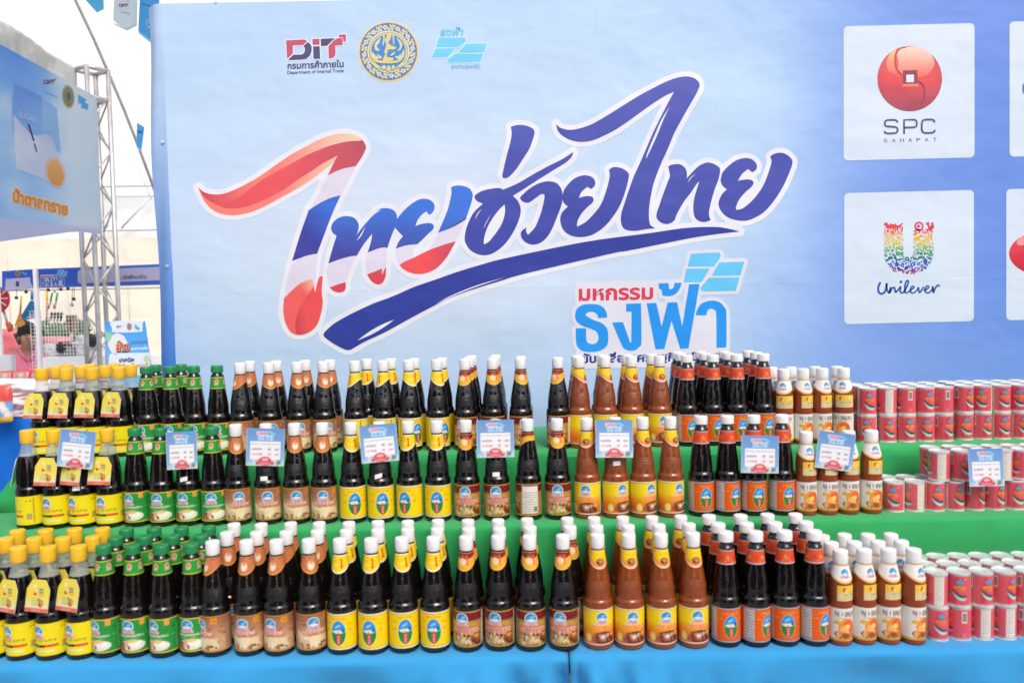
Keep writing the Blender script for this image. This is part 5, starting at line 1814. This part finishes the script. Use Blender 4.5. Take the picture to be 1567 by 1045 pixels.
P.rrect(119, 413.5, 262, 434, 4, S(222, 222, 244), 1, skew=-.04)
P.text('สะ..ทุ่งฟังนาข้าว', 178, 427.5, 47, S(70, 74, 120), 2, bold=.02, slope=-.03)
P.build('fascia_sign', M_FLAG, booth)
xl_, xr_ = bf(0, 430, 0)[0], bf(250, 430, 0)[0]
zf0, zf1 = bf(60, 440, 0)[2], bf(60, 412, 0)[2]
b = MB(); b.box(-3, .006, zf0 + .01, xr_, .03, zf1 - .005); b.build('fascia_board', M_WHITEP, booth)
for px in (1, 60.5):
    x = bf(px, 500, 0)[0]
    b = MB(); b.box(x - .018, -.04, 0, x + .018, -.004, zf1); b.build('post', M_WHITEP, booth)
b = MB()
zct = bf(150, 545, 0)[2]
b.box(bf(66, 540, 0)[0], -.02, 0, xr_, .45, zct); b.build('counter', M_WHITEP, booth)
def wire_panel(px0, px1, py0, py1, yy):
    x0, x1 = bf(px0, 500, 0)[0], bf(px1, 500, 0)[0]
    z0, z1 = bf(px0, py1, 0)[2], bf(px0, py0, 0)[2]
    b = MB()
    n = int((x1 - x0) / .03)
    for i in range(n + 1):
        x = x0 + (x1 - x0) * i / n
        b.box(x - .002, yy, z0, x + .002, yy + .004, z1)
    n2 = int((z1 - z0) / .035)
    for j in range(n2 + 1):
        z = z0 + (z1 - z0) * j / n2
        b.box(x0, yy - .0045, z - .002, x1, yy - .0005, z + .002)
    b.build('wire_panel', M_WHITEP, booth)
wire_panel(44, 61, 476, 566, .03)
wire_panel(63, 124, 462, 548, .06)
b = MB()
z_rail = bf(60, 442, 0)[2]
b.tube([(-3, .35, z_rail), (xr_, .35, z_rail)], .012); b.build('hanging_rail', M_ALU, booth, True)

YR = YF + .35
def hang(name, label, cat, builder, group=None):
    t = thing(name, label, cat, (0, 0, 0), group)
    builder(t)
    return t
def A(px, py, dy=0): return at(px, py, YR + dy)
M_RED = mat('red_plastic', S(222, 70, 76), .4, vary=.1); M_ORNG = mat('orange_grip', S(232, 92, 60), .5); M_RAKE = mat('blue_plastic', S(52, 132, 190), .4, vary=.1)
M_YEL = mat('yellow_plastic', S(246, 190, 50), .45); M_GRN = mat('green_plastic', S(52, 160, 96), .45); M_BLK = mat('black_iron', (.02, .02, .022, 1), .5)
M_WOOD = mat('brown_wood', S(176, 128, 92), .6, vary=.2, vscale=20); M_LEAF = mat('plant_leaf', (.15, .32, .09, 1), .6, vary=.3, vscale=20)
def basket(t):
    v, f = lathe([(.0, 0), (.10, .002), (.155, .02), (.165, .05), (.158, .05), (.148, .025), (.0, .008)], 24)
    c_ = A(-5, 457)
    make('basket_bowl', [(c_.x + x, c_.y - z, c_.z + y) for x, y, z in v], f, M_RED, t, None, True)
    b = MB()
    for k in range(12):
        a = R(30 * k)
        b.tube([(c_.x, c_.y - .014, c_.z), (c_.x + .15 * math.cos(a), c_.y - .055, c_.z + .15 * math.sin(a))], .005, 5)
    b.build('rib', M_CAPW, t)
hang('plastic_basket', 'round red plastic basket hanging at the left edge above the booth', 'basket', basket)
def shears(t):
    for x0, x1, xg in ((78, 82, 75), (86, 84, 84)):
        b = MB(); b.tube([A(x0 + 2, 448), A((x0 + xg) / 2 + 1, 460), A(xg, 472)], .010, 7); b.build('handle', M_GRN, t, True)
        b = MB(); b.tube([A(xg, 466), A(xg - 1, 473)], .014, 7); b.build('grip', M_ORNG, t, True)
    b = MB(); b.tube([A(84, 448), A(83, 441)], .012, 6); b.build('blade', M_ALU, t, True)
hang('hedge_shears', 'long-handled shears with green arms and orange grips under the fascia', 'shears', shears)
def rake(t):
    b = MB()
    top_ = A(49, 458)
    for k in range(11):
        u = k / 10
        q = A(28 + 34 * u, 493 - 6 * u - 5 * math.sin(math.pi * u))
        b.tube([top_ + (q - top_) * .08, q], .009, 5)
    for tt in (.45, .7, .95):
        l0, l1 = A(28, 493), A(62, 487)
        b.tube([top_ + (l0 - top_) * tt, top_ + ((l0 + l1) / 2 - top_) * tt + Vector((0, 0, .01)), top_ + (l1 - top_) * tt], .010, 6)
    b.build('fan', M_RAKE, t)
    b = MB(); b.tube([A(49, 459), A(49, 446)], .014, 7); b.build('socket', M_RAKE, t, True)
hang('leaf_rake', 'blue plastic leaf rake head hanging above the woman in pink', 'rake', rake)
def broom(t):
    b = MB(); b.tube([A(33, 453), A(31, 478)], .010, 7); b.build('handle', M_YEL, t, True)
    b = MB()
    for k in range(7):
        b.tube([A(31, 478), A(24 + 2.2 * k, 500 - abs(k - 3))], .010, 5)
    b.build('bristles', mat('straw', S(246, 170, 70), .8), t)
hang('hand_broom', 'yellow and orange hand broom hanging left of the blue rake', 'broom', broom)
def pole_y(t):
    b = MB(); b.tube([A(71.5, 443), A(72, 486)], .011, 8); b.build('stick', M_YEL, t, True)
    b = MB(); b.tube([A(72, 486), A(72, 497)], .014, 8); b.build('grip', M_BLK, t, True)
hang('yellow_stick', 'thin yellow stick with black end hanging beside the booth post', 'stick', pole_y)
def spade(t):
    b = MB(); b.tube([A(5, 473), A(12, 497)], .013, 8); b.build('shaft', M_ALU, t, True)
    b = MB(); b.tube([A(11.5, 494), A(16.5, 507)], .024, 8); b.build('grip', M_ORNG, t, True)
hang('spade_handle', 'grey tool handle with orange grip leaning at the left edge', 'tool', spade)
WHICH = ['leftmost of the four black trowels', 'second of the four black trowels', 'third of the four black trowels', 'rightmost of the four black trowels']
for k in range(4):
    def trowel(t, k=k):
        x = 77 + k * 5.2
        b = MB(); b.tube([A(x + 2, 479), A(x + 1, 485), A(x, 491)], .016, 7, None, .010); b.build('blade', M_BLK, t, True)
        b = MB(); b.tube([A(x, 490), A(x - .8, 498)], .006, 6); b.build('handle', M_ALU, t, True)
        b = MB(); b.tube([A(x + 2, 479), A(x + 2.4, 477)], .006, 6); b.build('hook', M_BLK, t, True)
    hang('trowel', 'small black iron trowel hanging in the booth, ' + WHICH[k], 'trowel', trowel, 'black trowels hanging in the booth')
def rack(t):
    p, q = A(100, 482, .1), A(115, 510, .1)
    b = MB()
    b.box(p.x, p.y, q.z, p.x + .02, p.y + .05, p.z); b.box(q.x - .02, p.y, q.z, q.x, p.y + .05, p.z); b.box(p.x + .021, p.y + .03, q.z, q.x - .021, p.y + .05, p.z)
    b.build('side_board', M_WOOD, t)
    for k in range(4):
        z = q.z + (p.z - q.z) * (k + .3) / 4
        b = MB(); b.box(p.x + .022, p.y - .004, z, q.x - .022, p.y + .028, z + .012); b.build('slat', M_WOOD, t)
    for k in range(3):
        z = q.z + (p.z - q.z) * (k + .45) / 4
        b = MB(); b.box(p.x + .045, p.y + .002, z, q.x - .045, p.y + .026, z + .028); b.build('drawer', M_BLK, t)
hang('wooden_rack', 'narrow brown wooden rack with black drawers behind the wire panel', 'rack', rack)
for k, (px, py) in enumerate(((25, 456), (40, 447), (113, 458), (110, 467), (74, 444), (93, 443), (104, 442))):
    t = thing('hanging_bulb', 'x', 'bulb', (0, 0, 0), 'small dark bulbs on the booth cords')
    b = MB(); b.tube([A(px, py + 2, -.1), A(px, py - 2.5, -.1)], .016, 8); b.build('bulb', M_BLK, t, True)
    b = MB(); b.tube([A(px, py - 2.5, -.1), A(px + (1 if k < 4 else 0), min(py - 5, 440), -.1)], .003, 5); b.build('cord', M_BLK, t)
    t['label'] = 'tiny dark bulb hanging under the blue fascia, ' + ['left of the yellow broom', 'above the blue rake', 'upper one by the truss', 'lower one by the truss', 'left of the green shears', 'right of the green shears', 'far right one'][k]

# ---- plants and white goods behind the wire panels
def bush(px0, px1, py0, py1, Y, label, n=700, seed=1):
    rg = random.Random(seed)
    t = thing('potted_plant', label, 'plant', (0, 0, 0), 'green plants behind the booth')
    v, f = [], []
    for i in range(n):
        px, py = rg.uniform(px0, px1), py0 + (py1 - py0) * rg.random() ** .7
        c_ = at(px, py, Y + rg.uniform(-.15, .15))
        d = Vector((rg.uniform(-1, 1), rg.uniform(-1, .4), rg.uniform(-.3, 1))).normalized()
        s2 = d.cross(Vector((rg.uniform(-1, 1), rg.uniform(-1, 1), .3))).normalized()
        L_, W_ = rg.uniform(.035, .07), rg.uniform(.012, .022)
        k = len(v)
        v += [c_, c_ + d * L_ * .5 + s2 * W_, c_ + d * L_, c_ + d * L_ * .5 - s2 * W_]
        f.append((k, k + 1, k + 2, k + 3))
    make('foliage', v, f, M_LEAF, t)
    b = MB()
    base = at((px0 + px1) / 2, 545, Y)
    vv, ff = lathe([(.0, 0), (.09, 0), (.12, .22), (.13, .24), (.11, .24), (.10, .2), (0, .2)], 18)
    make('pot', [(base.x + x, base.y + y, max(base.z - .12, 0) + z) for x, y, z in vv], ff, M_BLK, t, None, True)
bush(62, 84, 496, 522, 9.3, 'low green plant behind the wire panel, right of the booth post', seed=1)
bush(84, 104, 497, 524, 9.5, 'leafy green plant behind the wire panel below the black trowels', seed=2)
bush(116, 136, 492, 522, 9.4, 'light green plant seen between the wire panel and the truss', seed=3)
bush(18, 32, 500, 520, 9.4, 'small green plant left of the woman in pink', n=200, seed=4)

def pillow(name, w, h, d, nx, ny, seed, amp=.12):
    rg = random.Random(seed)
    ph = [rg.uniform(0, 6) for _ in range(6)]
    v, f = [], []
    for s_ in (1, -1):
        for j in range(ny + 1):
            for i in range(nx + 1):
                u, t = i / nx * 2 - 1, j / ny * 2 - 1
                k = (1 - u ** 4) ** .5 * (1 - t ** 4) ** .5
                wv = 1 + amp * (math.sin(u * 5 + ph[0] + t * 3) + math.sin(t * 9 + ph[1]) * .6 + math.sin(u * 13 + ph[2] - t * 7) * .5)
                v.append((u * w / 2 * (1 - .05 * t * t), s_ * d / 2 * k * wv, t * h / 2 * (1 - .06 * u * u)))
    n = (nx + 1) * (ny + 1)
    for j in range(ny):
        for i in range(nx):
            a = j * (nx + 1) + i
            f.append((a, a + 1, a + nx + 2, a + nx + 1))
            f.append((n + a, n + a + nx + 1, n + a + nx + 2, n + a + 1))
    return v, f
# ---- white bags and bundles on the far counter
M_BAGW = mat('white_plastic_bag', (.78, .80, .82, 1), .3, vary=.05, bump=[(30, .6, .01)])
for k, (px, py, w_, h_, lab) in enumerate(((118, 534, .24, .16, 'white plastic bag on the booth counter left of the truss'), (132, 528, .20, .22, 'crumpled white bundle behind the truss tower'), (147, 537, .2, .15, 'white plastic bag on the counter inside the truss legs'), (82, 536, .2, .12, 'low white packet behind the wire panel'))):
    v, f = pillow('bag', w_, h_, .16, 16, 14, 30 + k, .2)
    p = at(px, py, YF + .22)
    o = make('plastic_bag', v, f, M_BAGW, None, None, True, p)
    o.rotation_euler = (0, R(8 * (k - 1)), 0)
    tag(o, lab, 'bag', 'white bags on the booth counter')

for k, (px, py, r_, lab) in enumerate(((98, 532, .075, 'small black pot on the counter behind the wire panel'), (143, 520, .07, 'round black helmet-like pot beside the truss legs'), (108, 538, .06, 'small grey pot on the counter left of the white bags'))):
    p = at(px, py, YF + .12)
    vv, ff = lathe([(0, -r_), (r_ * .7, -r_), (r_, -r_ * .3), (r_ * .95, r_ * .5), (r_ * .8, r_ * .8), (r_ * .7, r_ * .8), (r_ * .6, r_ * .3), (0, r_ * .2)], 20)
    o = make('pot', vv, ff, M_BLK if k < 2 else M_STEEL, None, None, True, p)
    tag(o, lab, 'pot')
# ---- the woman in pink seated behind her stall
M_SKIN = mat('skin', (.52, .30, .20, 1), .5); M_HAIR = mat('black_hair', (.012, .010, .010, 1), .45, bump=[((60, 60, 8), .6, .01)]); M_PINK = mat('pink_shirt', S(244, 138, 168), .8, vary=.08, vscale=9, bump=[(14, .6, .02)])
def skin(name, pts_, edges, material, parent, lev=2, root=0):
    me = bpy.data.meshes.new(name)
    me.from_pydata([p[:3] for p in pts_], edges, [])
    o = bpy.data.objects.new(name, me)
    col.objects.link(o)
    mod = o.modifiers.new('s', 'SKIN')
    for i, p in enumerate(pts_):
        r_ = p[3]
        me.skin_vertices[0].data[i].radius = (r_ if not isinstance(r_, tuple) else r_[0], r_ if not isinstance(r_, tuple) else r_[1])
    me.skin_vertices[0].data[root].use_root = True
    sm = o.modifiers.new('d', 'SUBSURF')
    sm.levels = lev
    m2 = bpy.data.meshes.new_from_object(o.evaluated_get(bpy.context.evaluated_depsgraph_get()))
    m2.name = name
    m2.materials.clear()
    m2.materials.append(material)
    m2.polygons.foreach_set('use_smooth', [True] * len(m2.polygons))
    bpy.data.objects.remove(o)
    o = bpy.data.objects.new(name, m2)
    return link(o, parent)
YP = 8.75
hp = at(38.5, 521, YP)                         # centre of the head
person = thing('person', 'woman in a pink collared shirt with dark tied-up hair, seated looking down', 'person', (hp.x, YP, hp.z - .69))
person.rotation_euler.z = R(42)
hz = .80
bp = [(0, .02, .0, .16), (0, .02, .22, .145), (.0, .01, .42, (.17, .11)), (.0, .0, .54, (.12, .085)), (.0, -.03, .60, .052), (.0, -.065, .635, .058), (.01, -.11, .68, (.080, .092)), (.01, -.10, .765, (.082, .095)),
      (-.16, .01, .50, .066), (-.22, -.06, .28, .048), (-.10, -.26, .20, .036), (-.03, -.34, .20, .024), (.16, .01, .50, .066), (.23, -.06, .28, .048), (.12, -.27, .20, .036), (.05, -.34, .20, .024),
      (-.09, -.20, -.02, .085), (-.10, -.42, -.04, .06), (-.10, -.42, -.42, .045), (-.10, -.50, -.46, .035), (.09, -.20, -.02, .085), (.10, -.42, -.04, .06), (.10, -.42, -.42, .045), (.10, -.50, -.46, .035)]
be = [(0, 1), (1, 2), (2, 3), (3, 4), (4, 5), (5, 6), (6, 7), (3, 8), (8, 9), (9, 10), (10, 11), (3, 12), (12, 13), (13, 14), (14, 15), (0, 16), (16, 17), (17, 18), (18, 19), (0, 20), (20, 21), (21, 22), (22, 23)]
body = skin('body', bp, be, M_SKIN, person)
sh = [(0, .02, .02, .175), (0, .02, .22, .165), (0, .01, .42, (.185, .125)), (0, .005, .545, (.125, .095)), (-.165, .01, .505, .080), (-.215, -.04, .33, .068), (.165, .01, .505, .080), (.225, -.04, .33, .068)]
skin('shirt', sh, [(0, 1), (1, 2), (2, 3), (3, 4), (4, 5), (3, 6), (6, 7)], M_PINK, person)
b = MB()
b.tube([(-.075, -.055, .605), (-.05, -.10, .53), (-.012, -.118, .47)], .019, 8, None, .010); b.build('collar', M_PINK, person, True)
b = MB()
b.tube([(.075, -.055, .605), (.05, -.10, .53), (.012, -.118, .47)], .019, 8, None, .010); b.build('collar', M_PINK, person, True)
hr = [(.01, -.068, .785, (.098, .098)), (.005, -.02, .72, (.092, .085)), (.0, .0, .66, .06), (.02, -.03, .875, .05), (.035, -.03, .91, .04)]
skin('hair', hr, [(0, 1), (1, 2), (0, 3), (3, 4)], M_HAIR, person)
b = MB()
for sx in (-1, 1):
    b.tube([(.01 + sx * .045, -0.202, 0.723), (.01 + sx * .022, -0.206, 0.720)], .006, 6)
    b.tube([(.01 + sx * .052, -0.198, 0.748), (.01 + sx * .018, -0.206, 0.747)], .005, 6)
b.build('eyes_and_brows', M_HAIR, person, True)
b = MB(); b.tube([(.01, -0.195, 0.725), (.01, -0.220, 0.690), (.01, -0.202, 0.680)], .011, 7); b.build('nose', M_SKIN, person, True)
b = MB(); b.tube([(-.015, -0.198, 0.653), (.01, -0.206, 0.652), (.035, -0.198, 0.653)], .006, 6); b.build('mouth', mat('lips', (.42, .12, .11, 1), .5), person, True)
for sx in (-1, 1):
    b = MB(); b.tube([(.01 + sx * .082, -0.090, 0.735), (.01 + sx * .094, -0.082, 0.715), (.01 + sx * .082, -0.088, 0.685)], .011, 6); b.build('ear', M_SKIN, person, True)
for sx in (-1, 1):
    b = MB()
    bx = sx * .045
    for k in range(4):
        x = bx + sx * (-.020 + k * .013)
        b.tube([(x, -.35, .205), (x - sx * .006, -.385, .198), (x - sx * .014, -.405, .178 + .004 * k)], .0085, 6, None, .0065)
    b.tube([(bx - sx * .026, -.345, .21), (bx - sx * .040, -.372, .205)], .0095, 6, None, .007)
    b.build('fingers', M_SKIN, person, True)
b = MB(); b.box(-.2, -.12, -.12, .2, .25, -.075)
for x in (-.18, .18):
    for y in (-.1, .23):
        b.tube([(x, y, -hp.z + .80 if False else -(hp.z - .69)), (x, y, -.12)], .014)
st = thing('stool', 'low grey stool under the woman in pink', 'stool', tuple(person.location))
b.build('seat', M_STEEL, st)
# red folding chair and pink sheet behind her
v, f = pillow('sheet', .36, .40, .10, 14, 14, 77)
o = make('pink_bundle', v, f, mat('pink_plastic', S(244, 130, 140), .5, vary=.1), None, None, True, at(14, 530, YP + .3))
tag(o, 'pink-red bundle on the left behind the seated woman', 'bundle')
v, f = pillow('sheet', .5, .3, .2, 14, 14, 78)
o = make('pink_bundle', v, f, mat('pink_goods', S(240, 150, 160), .5, vary=.15), None, None, True, at(78, 535, YP + .2))
tag(o, 'pink bundle behind the wire panel right of the seated woman', 'bundle')
b = MB()
p, q = at(-4, 544, 7.7), at(19, 572, 7.7)
b.box(p.x, 7.7, q.z, q.x, 7.76, p.z)
b.box(p.x + .01, 7.694, q.z + .01, q.x - .01, 7.6995, p.z - .012)
tag(b.build('grey_box', mat('grey_card', (.62, .62, .66, 1), .6, vary=.06), None), 'pale grey box in front of the woman at the left edge', 'box')

# ---- leaning poster for rice in front of the truss
YRC = 5.0
rice = thing('rice_poster', 'blue poster board with a rice bowl picture and orange lettering on a stand', 'poster', (at(190, 540, YRC).x, YRC, 0))
ro = Vector(rice.location)
def rfn(px, py, layer):
    p = at(px, py, YRC)
    return (p.x - ro.x, -.001 * layer + (at(190, 580, YRC).z - p.z) * -.12, p.z)
P = Print(rfn)
P.poly([(154, 493), (217, 492), (238, 600), (168, 600)], lambda x, y: mixc(S(66, 158, 236), S(110, 190, 246), (y - 492) / 60), 0)
P.shape('386,535 640,532 660,560 660,600 640,628 410,632 390,600', S(226, 236, 248), 1, (100, 400), 5.806)
trade_logo(P, 173, 497, 150.0, 2, False, False)
P.ell(193.5, 500, 4, 6, S(190, 160, 150), 2, 20, rot=-.2).ell(193.5, 500, 2.6, 4, S(150, 130, 130), 3, 16)
P.poly([(202, 496), (206, 499), (206, 504), (202, 503)], S(90, 180, 240), 2).poly([(206, 500), (210, 502), (209, 506), (205, 505)], S(90, 180, 240), 2)
P.shape('360,740 390,670 430,640 490,660 520,700 540,760 480,800 420,830', S(232, 236, 234), 1, (100, 400), 5.806)
P.shape('330,600c 360,640 375,580 378,640 400,640 370,720c 340,700', S(150, 206, 190), 2, (100, 400), 5.806)
P.text('ข้าว', 174.2, 538.2, 22.5, S(60, 50, 90), 2, bold=.10, slope=-.03, height=17)
P.text('ข้าว', 174.8, 537.6, 21.5, S(250, 140, 90), 3, bold=.03, slope=-.03, height=16)
P.text('สินค้าถูกดี', 197, 527, 26, S(90, 140, 220), 2, bold=.04, slope=-.08)
P.text('คนตลาดเข็น', 198, 536, 26, S(230, 240, 252), 2, bold=.04, slope=-.05)
P.rrect(165, 541, 228, 575, 4, S(226, 238, 248), 1, skew=-.02)
P.text('เทคนิค', 181, 554, 23, S(50, 60, 120), 2, bold=.05, slope=0)
P.ell(223, 549, 5, 6, S(190, 220, 190), 2, 16)
P.text('เลือกซื้อของดี', 184, 563, 42, S(236, 150, 90), 2, bold=.03, slope=-.03)
P.build('printed_face', M_CARD, rice)
b = MB()
zz0, zz1 = at(190, 600, YRC).z, at(190, 493, YRC).z
c4 = [rfn(x, y, -8) for x, y in ((154.3, 493.3), (216.7, 492.3), (237.5, 600), (168.3, 600))]
c5 = [(x, y + .008, z) for x, y, z in c4]
b.add(c4 + c5, [(0, 1, 2, 3), (4, 7, 6, 5), (0, 4, 5, 1), (1, 5, 6, 2), (2, 6, 7, 3), (3, 7, 4, 0)])
b.build('board', M_WHITEP, rice)
b = MB(); b.tube([(.03, .05, .02), (.03, .02, zz0 + .1)], .016); b.build('pole', M_STEEL, rice, True)
b = MB(); b.box(-.16, -.12, 0, .2, .2, .02); b.build('base', M_STEEL, rice)

# ---- neighbour's table on the left with its blue cloth and packets
YN = 5.1
zn = at(40, 641, YN).z
xn0, xn1 = -6.0, at(225, 640, YN).x
v, f = [], []
nx = 90
pr = [(YN + .9, zn), (YN + .02, zn), (YN, zn - .012)] + [(YN - .006 * k, zn - .012 - .075 * k) for k in range(1, 10)]
for j, (y, z) in enumerate(pr):
    for i in range(nx + 1):
        x = xn0 + (xn1 - xn0) * i / nx
        dr = max(0, zn - .012 - z)
        v.append((x, y + min(dr, .3) * (.08 * math.sin(x * 21) + .06 * math.sin(x * 47 + 1)), z))
for j in range(len(pr) - 1):
    for i in range(nx):
        f.append((j * (nx + 1) + i, (j + 1) * (nx + 1) + i, (j + 1) * (nx + 1) + i + 1, j * (nx + 1) + i + 1))
tag(make('neighbour_tablecloth', v, f, M_BLUE2, None, None, True), 'deep blue tablecloth on the neighbouring table at the left', 'tablecloth')
M_PKBAG = mat('pink_white_bag', vcol=True, rough=.25, bump=[(22, .7, .012)])
bags = [(40, 626, .44, .10, (238, 190, 200), 'lowest pink and white bag in the pile on the neighbouring table'), (36, 611, .40, .11, (246, 206, 206), 'middle pink and white bag in the pile on the neighbouring table'), (40, 593, .42, .12, (250, 232, 234), 'topmost white bag in the pile on the neighbouring table')]
for k, (px, py, w_, h_, c_, lab) in enumerate(bags):
    v, f = pillow('bag', w_, h_, .3, 22, 12, 50 + k, .12)
    rg = random.Random(k)
    cc = []
    for (x, y, z) in v:
        t = .5 + .5 * math.sin(x * 26 + k * 2 + z * 30)
        cc.append(tuple(np.array(S(*c_)) * (1 - .6 * t) + np.array(S(250, 244, 244)) * .6 * t))
    p = at(px, py, YN + .2)
    o = make('food_bag', v, f, M_PKBAG, None, cc, True, p)
    o.rotation_euler = (0, R(-4 + 4 * k), R(6 * k))
    tag(o, lab, 'bag', 'pink and white bags on the neighbouring table')
M_RP = mat('red_edged_pack', vcol=True, rough=.3, bump=[(30, .5, .01)])
for k, px in enumerate((7, 34, 62, 96, 130, 165, 205)):
    v, f = pillow('pack', .135, .09, .05, 16, 10, 60 + k, .08)
    cc = []
    for (x, y, z) in v:
        e = abs(x) > .054 or abs(z) > .033
        cc.append(S(220, 66, 80) if e else (S(222, 190, 170) if (math.sin(x * 120 + k) + math.sin(z * 170)) > .2 else S(190, 150, 140)))
    o = make('snack_pack', v, f, M_RP, None, cc, True, at(px, 577 - (k % 2), YN + .55))
    o.rotation_euler = (R(-12), R(3 * (k % 3 - 1)), 0)
    tag(o, 'red-edged snack pack standing behind the bags on the neighbouring table, ' + ORD[k], 'snack pack', 'red-edged snack packs')
v, f = pillow('pack', .16, .24, .06, 18, 22, 71, .1)
cc = []
for (x, y, z) in v:
    cc.append(S(236, 96, 84) if z > .02 else (S(238, 232, 226) if math.sin(x * 70 + z * 40) > 0 else S(120, 180, 226)))
    if z < -.08: cc[-1] = S(248, 196, 60)
o = make('snack_pack', v, f, M_RP, None, cc, True, at(0, 618, YN - .12))
tag(o, 'red, white and yellow snack pack at the left edge of the photo', 'snack pack')
